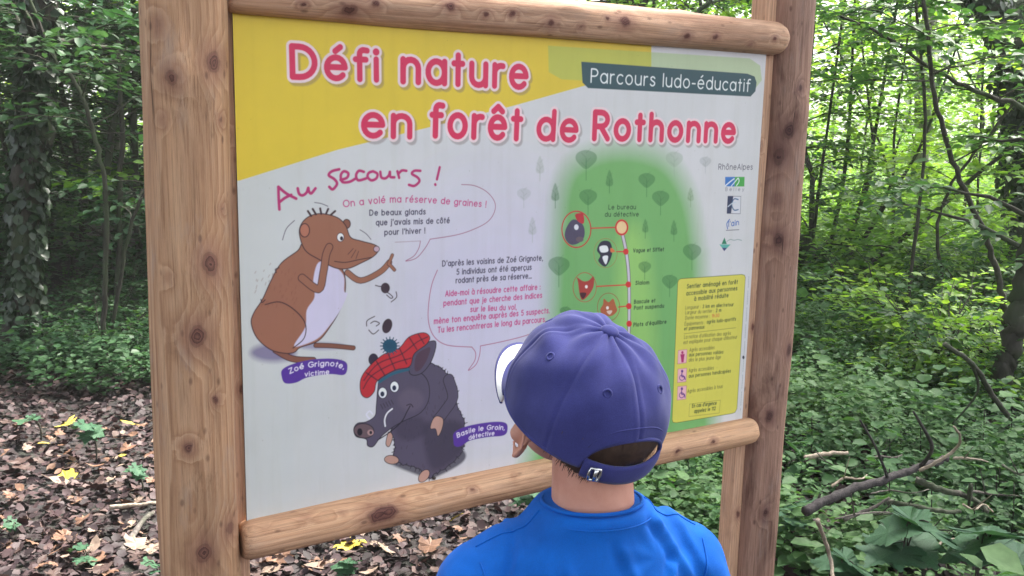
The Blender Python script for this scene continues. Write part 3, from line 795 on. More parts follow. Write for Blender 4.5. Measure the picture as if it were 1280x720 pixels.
    for s, b, xh, c_, wt in [('Sentier aménagé en forêt', [(125, 104), (343, 84)], 4.2, DG, .22), ('accessible aux personnes', [(122, 134), (341, 111)], 4.2, DG, .22), ('à mobilité réduite', [(156, 157), (303, 141)], 4.2, DG, .22),
            ('Longueur :', [(118, 193), (184, 188)], 3.4, DT, .16), ('3 km en aller/retour', [(192, 188), (325, 179)], 3.4, DG, .22),
            ('Largeur du sentier :', [(118, 214), (240, 206)], 3.4, DT, .16), ('2 m', [(249, 205), (272, 203)], 3.4, DG, .22),
            ('Durée moyenne :', [(118, 237), (222, 229)], 3.4, DT, .16), ('1h30', [(232, 228), (264, 225)], 3.4, (206, 90, 60), .2),
            ('Équipements :', [(115, 263), (202, 256)], 3.4, DT, .16), ('agrès ludo-sportifs', [(210, 254), (335, 241)], 3.4, DG, .22), ('et panneaux', [(113, 283), (200, 275)], 3.4, DG, .22),
            ("La notice d'utilisation des agrès", [(113, 319), (313, 302)], 3.4, DT, .16), ('est expliquée pour chaque utilisateur', [(110, 342), (340, 318)], 3.4, DT, .16),
            ('Agrès accessibles', [(136, 374), (243, 363)], 3.4, DT, .16), ('aux personnes valides', [(134, 395), (281, 382)], 3.4, DG, .2), ('dès le plus jeune âge', [(133, 417), (270, 404)], 3.4, DT, .16),
            ('Agrès accessibles', [(133, 462), (240, 450)], 3.4, DT, .16), ('aux personnes handicapées', [(133, 486), (313, 463)], 3.4, DG, .2), ('Agrès accessibles à tous', [(127, 551), (278, 529)], 3.4, DT, .16),
            ("En cas d'urgence", [(147, 614), (252, 601)], 3.6, DG, .22), ('appelez le 112', [(156, 637), (248, 624)], 3.6, DG, .22)]:
        text(s, z8(b), xh, c_, wt=wt)
    line(z8([(113, 297), (335, 271)]), .5, DT)
    line(z8([(137, 598), (269, 581)]), .4, DT); line(z8([(269, 581), (264, 636)]), .4, DT); line(z8([(264, 636), (134, 651)]), .4, DT); line(z8([(134, 651), (137, 598)]), .4, DT)
    for k, cy in enumerate((395, 475, 550)):
        x0 = 88 - k
        fill(z8([(x0, cy - 27), (x0 + 38, cy - 31), (x0 + 35, cy + 26), (x0 - 2, cy + 31)]), (226, 176, 186), smooth=False, out=(170, 60, 110), ow=.5)
        c_ = (168, 32, 100) if k == 0 else (92, 40, 130)
        fill(z8(ell(x0 + 18, cy - 18, 5, 6)), c_)
        if k == 0:
            fill(z8([(x0 + 9, cy - 10), (x0 + 28, cy - 12), (x0 + 25, cy + 4), (x0 + 23, cy + 24), (x0 + 14, cy + 25), (x0 + 12, cy + 5)]), c_, smooth=False)
        else:
            line(z8([(x0 + 17, cy - 10), (x0 + 17, cy + 5), (x0 + 28, cy + 6), (x0 + 31, cy + 18)]), 1.6, c_)
            line(z8(ell(x0 + 17, cy + 10, 10, 11)), 1.1, c_, closed=True)
    # the line of minute print up the right margin
    a_, b_ = np.array([934.0, 345.0]), np.array([923.5, 513.0])
    for k in range(56):
        t = k / 56
        if k % 7 != 5: line([a_ + (b_ - a_) * t, a_ + (b_ - a_) * (t + .011)], .8, (116, 116, 128), .75)
    fill(ell(927.2, 446, 1.4, 2.2), (60, 60, 74))

art()
for _ in range(2):
    IMG[1:-1] = (IMG[:-2] + 2 * IMG[1:-1] + IMG[2:]) / 4
    IMG[:, 1:-1] = (IMG[:, :-2] + 2 * IMG[:, 1:-1] + IMG[:, 2:]) / 4
img = bpy.data.images.new('panel_print', TW, TH)
gain = 1.10
lin_ = np.clip(IMG * gain, 0, 0.86)
srgb = np.where(lin_ <= 0.0031308, lin_ * 12.92, 1.055 * lin_ ** (1 / 2.4) - 0.055)
px = np.ones((TH, TW, 4), np.float32); px[..., :3] = srgb[::-1]
img.pixels.foreach_set(px.ravel())
img.update(); img.pack()
print_m, nt, out = newmat('printed_panel')
ti = N(nt, 'ShaderNodeTexImage'); ti.image = img; ti.extension = 'EXTEND'
p = N(nt, 'ShaderNodeBsdfPrincipled', Roughness=0.42)
p.inputs['Specular IOR Level'].default_value = 0.4
tc = N(nt, 'ShaderNodeTexCoord')
dn = N(nt, 'ShaderNodeTexNoise', Scale=5.0, Detail=7.0, Roughness=0.65)
nt.links.new(tc.outputs['Object'], dn.inputs['Vector'])
dr = ramp(nt, [(0.3, (0.90, 0.91, 0.90)), (0.6, (1, 1, 1))])
nt.links.new(dn.outputs[0], dr.inputs[0])
dm = N(nt, 'ShaderNodeMix', data_type='RGBA', blend_type='MULTIPLY'); dm.inputs[0].default_value = 0.8
nt.links.new(ti.outputs[0], dm.inputs[6]); nt.links.new(dr.outputs[0], dm.inputs[7])
mq = N(nt, 'ShaderNodeMapping'); mq.inputs['Scale'].default_value = (26, 1, 1.3)
nt.links.new(tc.outputs['Object'], mq.inputs[0])
sn = N(nt, 'ShaderNodeTexNoise', Scale=1.0, Detail=6.0, Roughness=0.7); nt.links.new(mq.outputs[0], sn.inputs['Vector'])
sr = ramp(nt, [(0.36, (0.86, 0.85, 0.80)), (0.50, (1, 1, 1))]); nt.links.new(sn.outputs[0], sr.inputs[0])
dm2 = N(nt, 'ShaderNodeMix', data_type='RGBA', blend_type='MULTIPLY'); dm2.inputs[0].default_value = 0.28
nt.links.new(dm.outputs[2], dm2.inputs[6]); nt.links.new(sr.outputs[0], dm2.inputs[7])
vv = N(nt, 'ShaderNodeTexVoronoi', Scale=34.0); nt.links.new(tc.outputs['Object'], vv.inputs['Vector'])
vr = ramp(nt, [(0.028, (0.55, 0.52, 0.45)), (0.05, (1, 1, 1))]); nt.links.new(vv.outputs['Distance'], vr.inputs[0])
dm3 = N(nt, 'ShaderNodeMix', data_type='RGBA', blend_type='MULTIPLY'); dm3.inputs[0].default_value = 0.6
nt.links.new(dm2.outputs[2], dm3.inputs[6]); nt.links.new(vr.outputs[0], dm3.inputs[7])
nt.links.new(dm3.outputs[2], p.inputs['Base Color'])
rq = N(nt, 'ShaderNodeMapRange'); rq.inputs[3].default_value = .34; rq.inputs[4].default_value = .55; nt.links.new(dn.outputs[0], rq.inputs[0]); nt.links.new(rq.outputs[0], p.inputs['Roughness'])
nt.links.new(p.outputs[0], out.inputs[0])
EDGE = plain_mat('panel_edge', (0.18, 0.17, 0.17), 0.5)

# ------------------------------------------------------------------ the sign
A0 = np.array([-0.52661, 1.79841]); EX = np.array([0.84778736, 0.53033629]); EN = np.array([0.53033629, -0.84778736])
ZT = CAMZ + 0.19898; ZB = ZT - 1.0
YAW = math.atan2(EX[1], EX[0])
def sw(s, n, z=0.0):
    q = A0 + EX * s + EN * n
    return Vector((q[0], q[1], z))
base = sw(BW / 2, 0, 0)
sign = empty('information_sign', base, YAW)
tag(sign, 'large information board on two debarked wooden posts with colourful printed panel', 'sign')
# sign-local frame: x along the board, -y toward the viewer, z up
def loc(s, n): return (s - BW / 2, -n)

def log_mesh(name, prof, h, mat, seed, nseg=90, nth=48, bow=0.004, rough=0.0016, chamfer=0.006, knots=()):
    """prof(theta)->radius; long axis is local z; knots = (theta, z, size)"""
    r_ = np.random.default_rng(seed)
    th = np.arange(nth) * 2 * np.pi / nth
    zs = np.concatenate([[0, 0, chamfer * .4, chamfer], np.linspace(chamfer * 2, h - chamfer * 2, nseg), [h - chamfer, h - chamfer * .4, h, h]])
    sc = np.ones(len(zs)); sc[0] = 0.001; sc[1] = 0.80; sc[2] = .93; sc[3] = .985; sc[-1] = .001; sc[-2] = .80; sc[-3] = .93; sc[-4] = .985
    ph = r_.uniform(0, 6.28, 8)
    V = []
    for z, k in zip(zs, sc):
        R_ = prof(th, z) * k
        R_ = R_ + rough * (np.sin(3 * th + ph[0] + z * 5) + .7 * np.sin(5 * th + ph[1] - z * 9) + .5 * np.sin(9 * th + ph[2] + z * 13)) * k
        for (kt, kz, ks) in knots:
            d2 = (((th - kt + np.pi) % (2 * np.pi) - np.pi) * .07 / ks) ** 2 + ((z - kz) / (ks * 1.5)) ** 2
            R_ = R_ + .006 * np.exp(-d2) * k
        cx = bow * math.sin(z * 2.1 + ph[3]); cy = bow * math.sin(z * 1.7 + ph[4])
        V.append(np.c_[cx + R_ * np.cos(th), cy + R_ * np.sin(th), np.full(nth, z)])
    V = np.concatenate(V); m = len(zs)
    i, j = np.meshgrid(np.arange(m - 1), np.arange(nth), indexing='ij'); i = i.ravel(); j = j.ravel(); k = (j + 1) % nth
    Q = np.stack([i * nth + j, i * nth + k, (i + 1) * nth + k, (i + 1) * nth + j], 1)
    return mesh_np(name, V, [Q], mat)

def superell(a, b, n):
    def f(th, z):
        return 1.0 / ((np.abs(np.cos(th)) / a) ** n + (np.abs(np.sin(th)) / b) ** n) ** (1 / n)
    return f
H_POST = 2.25
POST_L = (-0.0915, -0.012); POST_R = (BW + 0.108, -0.035)
RAIL_T = (-0.019, ZT + .038, .010); RAIL_B = (-0.019, ZB - .036, .012)
def on_board(px, py, n):
    """sign coordinates (s, n, z) of the photo pixel on the plane n in front of the board"""
    r = ray(px, py); o_ = np.array([A0[0], A0[1]]) + EN * n
    k = (o_ @ EN) / (r[:2] @ EN)
    q = r[:2] * k
    return (q - A0) @ EX, n, CAMZ + r[2] * k
def kn_post(post, lst, front):
    o = []
    for px, py, r_ in lst:
        s_, n_, z_ = on_board(px, py, front)
        o.append((s_ - post[0], -(n_ - post[1]), z_ + .02, r_))
    return o
def kn_rail(rl, lst, front):
    o = []
    for px, py, r_ in lst:
        s_, n_, z_ = on_board(px, py, front)
        o.append((-(z_ - rl[1]), -(n_ - rl[2]), s_ - rl[0], r_))
    return o
KL = kn_post(POST_L, [(267, 78, .017), (215, 97, .014), (262, 330, .020), (203, 150, .008), (280, 150, .008), (247, 420, .020), (291, 662, .015), (255, 692, .018), (282, 262, .008), (204, 350, .010), (236, 560, .010), (270, 500, .007), (195, 30, .012)], .058)
KR = kn_post(POST_R, [(988, 163, .020), (977, 196, .026), (975, 300, .018), (986, 438, .016), (962, 520, .016), (955, 640, .014), (970, 60, .014), (1000, 110, .010), (975, 250, .012)], .035)
KT = kn_rail(RAIL_T, [(563, 7, .011), (608, 17, .007), (641, 17, .007), (690, 28, .010), (782, 26, .015), (438, 14, .016), (470, 4, .008), (860, 44, .009), (895, 45, .008), (940, 55, .006), (380, 5, .006), (728, 33, .006), (760, 22, .006), (968, 48, .006)], .050)
KB = kn_rail(RAIL_B, [(333, 656, .007), (385, 643, .010), (472, 645, .020), (487, 640, .018), (541, 612, .008), (592, 612, .006), (646, 595, .006), (848, 565, .007), (893, 553, .008), (505, 655, .007), (430, 640, .006)], .050)
WOOD_L = wood_mat('post_wood_left', (0.50, 0.315, 0.20), (0.41, 0.235, 0.14), (0.255, 0.130, 0.078), (0.13, 0.058, 0.045), 0.3, 85, KL, .55, .30)
WOOD_R = wood_mat('post_wood_right', (0.37, 0.225, 0.175), (0.28, 0.160, 0.125), (0.155, 0.080, 0.064), (0.07, 0.030, 0.028), 4.1, 85, KR, .95, .30)
WOOD_T = wood_mat('rail_wood_top', (0.66, 0.43, 0.30), (0.56, 0.335, 0.225), (0.38, 0.20, 0.135), (0.13, 0.052, 0.044), 9.7, 70, KT, .55, .2)
WOOD_B = wood_mat('rail_wood_bottom', (0.62, 0.385, 0.25), (0.53, 0.305, 0.19), (0.35, 0.18, 0.11), (0.115, 0.046, 0.038), 11.7, 70, KB, .55, .2)
WOOD_BAT = wood_mat('batten_wood', (0.66, 0.42, 0.29), (0.58, 0.345, 0.23), (0.43, 0.235, 0.155), (0.16, 0.07, 0.055), 15.2, 120, [(0, -.024, .35, .009), (.01, -.024, .9, .008), (-.01, -.024, 1.4, .008)], .4, .15)
kn = [(4.9, 1.52, .03), (4.3, 1.55, .03), (4.8, 1.17, .03), (4.6, .83, .03), (4.4, 1.9, .03)]
x, y = loc(*POST_L)
link('post', log_mesh('post', superell(.0735, .073, 2.7), H_POST, WOOD_L, 3, knots=kn), sign, (x, y, -0.02))
x, y = loc(*POST_R)
link('post', log_mesh('post', superell(.072, .072, 2.5), H_POST, WOOD_R, 9, knots=kn), sign, (x, y, -0.02))

def box_mesh(name, sx, sy, sz, mat, bev=0.003, mats=None):
    bm = bmesh.new()
    bmesh.ops.create_cube(bm, size=1)
    for v in bm.verts: v.co = Vector((v.co.x * sx, v.co.y * sy, (v.co.z + .5) * sz))
    if bev: bmesh.ops.bevel(bm, geom=bm.edges[:], offset=bev, segments=2, affect='EDGES', profile=.7)
    me = bpy.data.meshes.new(name); bm.to_mesh(me); bm.free()
    me.materials.append(mat)
    return me
x, y = loc(-0.013, -0.030)
link('batten', box_mesh('batten', .034, .045, 2.1, WOOD_BAT), sign, (x, y, 0.02))
x, y = loc(BW + 0.024, -0.032)
link('batten', box_mesh('batten', .046, .048, 2.1, WOOD_BAT), sign, (x, y, 0.01))

def rail(s0, s1, zc0, zc1, n, r0, r1, seed, mat):
    L = s1 - s0
    ln_ = math.hypot(L, zc1 - zc0)
    me = log_mesh('rail', lambda th, z: (r0 + (r1 - r0) * z / ln_) * np.ones_like(th), ln_, mat, seed, bow=.003, rough=.0009, chamfer=.02,
                  knots=[(3.4, .3, .02), (4.2, .75, .025), (3.0, 1.1, .02)])
    x, y = loc(s0, n)
    o = link('rail', me, sign, (x, y, zc0))
    o.rotation_euler = Euler((0, math.pi / 2 - math.atan2(zc1 - zc0, L), 0))
    return o
rail(RAIL_T[0], BW + 0.045, RAIL_T[1], ZT + .036, RAIL_T[2], .044, .0425, 5, WOOD_T)
rail(RAIL_B[0], BW + 0.038, RAIL_B[1], ZB - .034, RAIL_B[2], .041, .038, 6, WOOD_B)
# panel: 6 mm board, printed on its front face
me = bpy.data.meshes.new('panel')
bm = bmesh.new()
x0, x1, y0, y1, zb, zt = -BW / 2 - .0, BW / 2 + .0, -.006, 0.0, ZB - .012, ZT + .012
x0 -= .004; x1 += .002
vs = [bm.verts.new(c) for c in [(x0, y0, zb), (x1, y0, zb), (x1, y0, zt), (x0, y0, zt), (x0, y1, zb), (x1, y1, zb), (x1, y1, zt), (x0, y1, zt)]]
for f in [(0, 1, 2, 3), (5, 4, 7, 6), (1, 5, 6, 2), (4, 0, 3, 7), (3, 2, 6, 7), (4, 5, 1, 0)]:
    bm.faces.new([vs[i] for i in f])
uv = bm.loops.layers.uv.new('UVMap')
for f in bm.faces:
    for l in f.loops:
        l[uv].uv = ((l.vert.co.x + BW / 2) / BW, (l.vert.co.z - ZB) / BH)
bm.faces.ensure_lookup_table()
for i, f in enumerate(bm.faces): f.material_index = 0 if i == 0 else 1
bm.to_mesh(me); bm.free()
me.materials.append(print_m); me.materials.append(EDGE)
link('panel', me, sign)
# small fixing screws
SCREW = plain_mat('screw_steel', (0.10, 0.09, 0.09), 0.4, metal=.8)
for s_, z_ in ((0.42, ZB + .012),):
    m_ = MB(); m_.tube([(0, 0, 0), (0, -.003, 0), (0, -.0045, 0)], [.0042, .0042, .002], 10)
    link('screw', m_.mesh('screw', SCREW, attr=False), sign, (s_ - BW / 2, -.0062, z_))

# ------------------------------------------------------------------ the boy
SKIN = plain_mat('skin', (0.60, 0.31, 0.235), 0.5, (0.50, 0.225, 0.165), 30, 0.05, .35, sss=0.12)
HAIR = plain_mat('hair', (0.080, 0.046, 0.034), 0.6, (0.03, 0.017, 0.012), 60, 0.3)
SHIRT = cloth_mat('shirt_jersey', (0.003, 0.120, 0.55), (0.002, 0.088, 0.42), 1500, fold=0.9, sheen=.03)
CAPC = cloth_mat('cap_cotton', (0.045, 0.048, 0.205), (0.028, 0.031, 0.145), 1100, fold=0.45, sheen=.12)
CAPW = cloth_mat('cap_white', (0.78, 0.78, 0.80), (0.70, 0.70, 0.74), 1100)
SHORT = cloth_mat('shorts_cotton', (0.10, 0.10, 0.12), (0.07, 0.07, 0.09), 900)
SHOE = plain_mat('shoe_leather', (0.16, 0.17, 0.20), 0.6, (0.10, 0.10, 0.13))
SOLE = plain_mat('shoe_sole', (0.6, 0.6, 0.58), 0.7)
STEEL = plain_mat('buckle_steel', (0.75, 0.75, 0.78), 0.25, metal=1.0)
EYE = plain_mat('eye_white', (0.8, 0.8, 0.8), 0.2)
IRIS = plain_mat('iris', (0.06, 0.03, 0.02), 0.2)
LIP = plain_mat('lip', (0.5, 0.2, 0.18), 0.45)

BX, BY = 0.086, 0.985
boy = empty('person', (BX, BY, 0), math.radians(16))
tag(boy, 'young boy seen from behind in a blue t-shirt and purple-blue cap, reading the board', 'person')
# boy-local frame: +y is where the chest faces, +x his right side, z up

def capsule(bm, a, b, ra, rb, seg=14):
    a = Vector(a); b = Vector(b); d = (b - a); L = d.length
    q = d.to_track_quat('Z', 'Y').to_matrix() if L > 1e-6 else Matrix.Identity(3)
    rings = []
    for k in range(1, 5): t = -math.pi / 2 + k * math.pi / 8; rings.append((ra * math.sin(t), ra * math.cos(t)))
    for k in range(0, 4): t = k * math.pi / 8; rings.append((L + rb * math.sin(t), rb * math.cos(t)))
    V = []
    for z, r in rings:
        V.append([bm.verts.new(a + q @ Vector((r * math.cos(2 * math.pi * i / seg), r * math.sin(2 * math.pi * i / seg), z))) for i in range(seg)])
    p0 = bm.verts.new(a + q @ Vector((0, 0, -ra))); p1 = bm.verts.new(a + q @ Vector((0, 0, L + rb)))
    for u, v in zip(V[:-1], V[1:]):
        for i in range(seg): bm.faces.new((u[i], u[(i + 1) % seg], v[(i + 1) % seg], v[i]))
    for i in range(seg):
        bm.faces.new((p0, V[0][(i + 1) % seg], V[0][i])); bm.faces.new((p1, V[-1][i], V[-1][(i + 1) % seg]))

def loft(bm, rings, seg=28, power=2.3):
    """rings: (cx, cy, z, rx, ry)"""
    V = []
    for (cx, cy, z, rx, ry) in rings:
        row = []
        for i in range(seg):
            t = 2 * math.pi * i / seg; c, s_ = math.cos(t), math.sin(t)
            k = 1 / ((abs(c)) ** power + (abs(s_)) ** power) ** (1 / power)
            row.append(bm.verts.new((cx + rx * c * k, cy + ry * s_ * k, z)))
        V.append(row)
    for u, v in zip(V[:-1], V[1:]):
        for i in range(seg): bm.faces.new((u[i], u[(i + 1) % seg], v[(i + 1) % seg], v[i]))
    bm.faces.new(V[0][::-1]); bm.faces.new(V[-1])

def ellipsoid(bm, c, r, rot=None, seg=20):
    M = Matrix.Translation(c) @ (rot.to_4x4() if rot else Matrix.Identity(4)) @ Matrix.Diagonal((*r, 1))
    bmesh.ops.create_uvsphere(bm, u_segments=seg, v_segments=seg // 2 + 2, radius=1, matrix=M)

def remeshed(name, bm, voxel, smooth, mat, disp=None):
    me = bpy.data.meshes.new(name + '_raw'); bm.to_mesh(me); bm.free()
    o = bpy.data.objects.new('tmp', me); COL.objects.link(o)
    r = o.modifiers.new('r', 'REMESH'); r.mode = 'VOXEL'; r.voxel_size = voxel; r.use_smooth_shade = True
    sm = o.modifiers.new('s', 'SMOOTH'); sm.factor = 0.5; sm.iterations = smooth
    dg = bpy.context.evaluated_depsgraph_get()
    m2 = bpy.data.meshes.new_from_object(o.evaluated_get(dg), depsgraph=dg)
    bpy.data.objects.remove(o)
    m2.name = name
    m2.materials.clear(); m2.materials.append(mat)
    n = len(m2.vertices)
    m2.polygons.foreach_set('use_smooth', np.ones(len(m2.polygons), bool))
    if disp is not None:
        co = np.zeros(n * 3, np.float32); m2.vertices.foreach_get('co', co); co = co.reshape(-1, 3)
        no = np.zeros(n * 3, np.float32); m2.vertices.foreach_get('normal', no); no = no.reshape(-1, 3)
        m2.vertices.foreach_set('co', (co + no * disp(co)[:, None]).astype(np.float32).ravel())
        m2.update()
    return m2

# head: local frame of the head (y = face), tilted back to look up at the board
HEAD_C = Vector((0.0, 0.024, 1.142))
HR = Euler((math.radians(21), math.radians(3), math.radians(13)), 'XYZ').to_matrix()
def hp(x, y, z): return HEAD_C + HR @ Vector((x, y, z))

bm = bmesh.new()
ellipsoid(bm, hp(0, -.006, .020), (.070, .084, .062), HR)                 # skull
ellipsoid(bm, hp(0, .028, -.030), (.052, .054, .056), HR)                 # face and jaw
ellipsoid(bm, hp(0, .060, -.068), (.022, .020, .018), HR)                 # chin
ellipsoid(bm, hp(0, .086, -.026), (.009, .014, .011), HR)                 # nose tip
capsule(bm, hp(0, .076, .004), hp(0, .088, -.024), .006, .008, 10)        # nose bridge
for sx in (-1, 1):
    ellipsoid(bm, hp(sx * .030, .052, -.036), (.022, .022, .022), HR)     # cheek
    R2 = HR @ Euler((math.radians(-8), 0, sx * math.radians(-24))).to_matrix()
    ec = Vector((sx * .0690, -.006, -.028))
    hel = [(.012, -.018), (.013, -.004), (.011, .010), (.002, .020), (-.009, .018), (-.014, .006), (-.013, -.006), (-.008, -.016), (-.001, -.024), (.006, -.023)]
    HP = [hp(*(ec + Vector((sx * (.004 - .42 * a), a * 1.15, b * 1.12)))) for a, b in hel]
    for u_, v_ in zip(HP[:-1], HP[1:]): capsule(bm, u_, v_, .0037, .0037, 8)
    ellipsoid(bm, hp(*(ec + Vector((0, -.001, 0)))), (.0032, .012, .019), R2)
    capsule(bm, hp(sx * .066, .004, -.028), hp(sx * .073, .002, -.030), .012, .009, 10)
    ellipsoid(bm, hp(*(ec + Vector((0, .001, -.023)))), (.0042, .0065, .0075), R2)
capsule(bm, (0.003, -.006, 1.105), (0.006, -.016, 1.00), .043, .048, 20)          # neck
loft(bm, [(0, .0, .60, .100, .070), (0, 0, .68, .104, .074), (0, 0, .78, .098, .070), (0, -.002, .88, .112, .076), (0, -.006, .97, .116, .074), (0, -.010, 1.005, .085, .055), (0, -.012, 1.035, .050, .042)], 26)
HANDS = {}
for sx in (-1, 1):
    sh = (sx * .112, -.006, .965); el = (sx * .160, -.022, .785); wr = (sx * .168, .035, .625)
    capsule(bm, sh, el, .034, .026); capsule(bm, el, wr, .027, .018)
    pm = (sx * .169, .052, .570)
    capsule(bm, wr, pm, .017, .022)
    ellipsoid(bm, (sx * .169, .048, .588), (.013, .027, .034))
    for q, (dy, L_) in enumerate(((-.021, .036), (-.008, .044), (.006, .046), (.020, .041))):
        k0 = Vector((sx * .169, .052 + dy, .566)); k1 = k0 + Vector((-sx * .006, .004, -L_ * .55)); k2 = k1 + Vector((-sx * .014, .002, -L_ * .5))
        capsule(bm, k0, k1, .0072, .0065, 8); capsule(bm, k1, k2, .0065, .0052, 8)
    t0 = Vector((sx * .164, .066, .598)); t1 = t0 + Vector((-sx * .010, .022, -.016)); t2 = t1 + Vector((-sx * .006, .008, -.022))
    capsule(bm, t0, t1, .009, .0078, 8); capsule(bm, t1, t2, .0078, .006, 8)
    hip = (sx * .058, 0, .590); kn_ = (sx * .064, .008, .330); an = (sx * .068, -.010, .075)
    capsule(bm, hip, kn_, .062, .043, 18); capsule(bm, kn_, an, .042, .027, 16)
    ellipsoid(bm, (sx * .065, -.022, .235), (.036, .038, .075))
    capsule(bm, (sx * .068, -.020, .045), (sx * .078, .085, .030), .026, .020)
me = remeshed('body', bm, .0042, 5, SKIN)
link('body', me, boy)
for sx in (-1, 1):
    m_ = MB()
    bm = bmesh.new(); ellipsoid(bm, hp(sx * .028, .070, -.002), (.0115, .0085, .0095), HR, 14)
    ellipsoid(bm, hp(sx * .028, .0765, -.002), (.0052, .0032, .0054), HR, 12)
    me = bpy.data.meshes.new('eye'); bm.to_mesh(me); bm.free()
    me.materials.append(EYE); me.materials.append(IRIS)
    n_ = len(me.polygons) // 2
    for i, f in enumerate(me.polygons):
        f.use_smooth = True
        if i >= len(me.polygons) * 14 * 9 / (14 * 9 + 12 * 8): f.material_index = 1
    link('eye', me, boy)
bm = bmesh.new(); capsule(bm, hp(-.018, .078, -.050), hp(.018, .078, -.050), .0045, .0045, 10); ellipsoid(bm, hp(0, .081, -.051), (.012, .006, .006), HR, 12)
me = remeshed('mouth', bm, .002, 2, LIP); link('mouth', me, boy)

# hair: a close shell over the back of the skull, its nape ending in a soft uneven line
rr = np.random.default_rng(4)
bm = bmesh.new()
ellipsoid(bm, hp(0, -.010, .018), (.0810, .0935, .066), HR, 28)
ellipsoid(bm, hp(0, -.038, -.012), (.064, .054, .054), HR, 24)
me = remeshed('hair', bm, .0035, 6, HAIR)
bm = bmesh.new(); bm.from_mesh(me)
Hi = HR.inverted()
dele = []
for v in bm.verts:
    q = Hi @ (v.co - HEAD_C)
    low = -.034 + .012 * (q.x / .05) ** 2
    if q.z < low or (q.y > .052) or (q.y > .015 and q.z < -.01) or (q.y > -.01 and q.z < -.026): dele.append(v)
bmesh.ops.delete(bm, geom=dele, context='VERTS')
bm.to_mesh(me); bm.free()
hair = link('hair', me, boy)
# short strands over the shell (nape and in the opening of the cap)
m_ = MB()
V_ = []; F_ = []; A_ = []
cnt = 0
me.calc_loop_triangles()
cos = [v.co.copy() for v in me.vertices]; nrs = [v.normal.copy() for v in me.vertices]
sel = [i for i in range(len(cos)) if (Hi @ (cos[i] - HEAD_C)).y < -.01 and (Hi @ (cos[i] - HEAD_C)).z < .05]
down = HR @ Vector((0, 0.18, -1))
for k in range(4200):
    i = sel[rr.integers(len(sel))]
    c, n = cos[i], nrs[i]
    jx = Vector(rr.normal(size=3) * .0015)
    side = n.cross(down).normalized()
    d = (down + side * rr.normal() * .16 + n * (.10 + .12 * rr.random())).normalized()
    L_ = rr.uniform(.004, .009); wd = .00032
    a = c + jx; b = a + d * L_ * .55; e = b + (d - n * .12) * L_ * .5
    V_ += [a - side * wd, a + side * wd, b + side * wd * .8, b - side * wd * .8, e]
    F_.append((cnt, cnt + 1, cnt + 2, cnt + 3)); A_.append((cnt + 3, cnt + 2, cnt + 4)); cnt += 5
link('strands', mesh_np('strands', np.array([list(v) for v in V_]), [np.array(F_), np.array(A_)], HAIR), hair)['kind'] = 'stuff'

# shirt
def folds(co):
    x, y, z = co[:, 0], co[:, 1], co[:, 2]
    f = .0040 * np.sin((x * 46 + z * 26) + 2.2 * np.sin(z * 15)) * np.clip((.99 - z) / .05, 0, 1)
    f += .0034 * np.sin((x * 30 - z * 44) + 1.5 * np.sin(x * 22 + 1)) * np.clip((.97 - z) / .06, 0, 1)
    r = np.hypot(x - .060, z - 1.000)
    f += .0022 * np.sin(np.arctan2(z - 1.000, x - .060) * 9 + 2 * np.sin(x * 40)) * np.exp(-((r - .07) / .05) ** 2) * .45
    f += .004 * np.sin(x * 24 + .5) * np.clip((.85 - z) / .25, 0, 1)
    for (x0, z0, x1, z1, am, wd_) in [(.062, 1.035, .112, .955, .0042, .005), (.094, 1.035, .138, .945, .0018, .005), (.016, 1.015, .044, .945, .0026, .006), (-.085, 1.015, -.112, .945, .0032, .005),
                                     (-.045, 1.00, -.040, .94, .0022, .006), (.078, .985, .040, .90, .0030, .006), (-.09, .955, -.03, .90, .0030, .006), (.125, .93, .05, .86, .0035, .007), (-.125, .91, -.06, .83, .0035, .007)]:
        dx, dz = x1 - x0, z1 - z0; L2 = dx * dx + dz * dz
        t = np.clip(((x - x0) * dx + (z - z0) * dz) / L2, 0, 1)
        ex_, ez_ = x - x0 - t * dx, z - z0 - t * dz
        d_ = np.hypot(ex_, ez_); sg = (ex_ * dz - ez_ * dx) / (math.sqrt(L2))
        f += 1.5 * am * (np.exp(-(d_ / wd_) ** 2) - .55 * np.exp(-((sg - 1.7 * wd_) / wd_) ** 2) * np.exp(-(np.maximum(d_ - 2.2 * wd_, 0) / wd_) ** 2)) * (1 - .6 * t) * np.where(y < .02, 1, 0)
    return f * np.clip((1.050 - z) / .02, 0, 1)
bm = bmesh.new()
loft(bm, [(0, 0, .555, .134, .098), (0, 0, .64, .130, .094), (0, 0, .76, .122, .088), (0, -.002, .86, .124, .088), (0, -.006, .93, .130, .088), (0, -.009, .975, .126, .080), (0, -.011, 1.004, .108, .068), (.002, -.013, 1.022, .082, .062), (.003, -.0145, 1.043, .066, .058), (.003, -.0145, 1.049, .060, .055)], 30, 2.2)
for sx in (-1, 1):
    capsule(bm, (sx * .080, -.008, .985), (sx * .120, -.010, .957), .045, .050, 18)
    loft_r = []
    capsule(bm, (sx * .118, -.010, .960), (sx * .158, -.020, .820), .050, .056, 20)
me = remeshed('t_shirt', bm, .0034, 11, SHIRT, folds)
shirt = link('t_shirt', me, boy)
# neckline rib, shoulder and sleeve seams
m_ = MB()
th = np.linspace(0, 2 * np.pi, 61)
ring = np.c_[.003 + .0585 * np.cos(th), -.0145 + .0535 * np.sin(th), 1.0455 + .006 * np.clip(-np.sin(th), -1, 1) * 0.6 + 0 * th]
for dz, dr, rr_ in ((.0032, -.003, .0024), (-.0095, .0080, .0009)):
    P = ring.copy(); P[:, 0] *= (1 + dr / .057); P[:, 1] = -.0145 + (P[:, 1] + .0145) * (1 + dr / .052); P[:, 2] += dz
    m_.tube(P, rr_, 8, caps=False)
link('neckline', m_.mesh('neckline', SHIRT, attr=False), shirt)

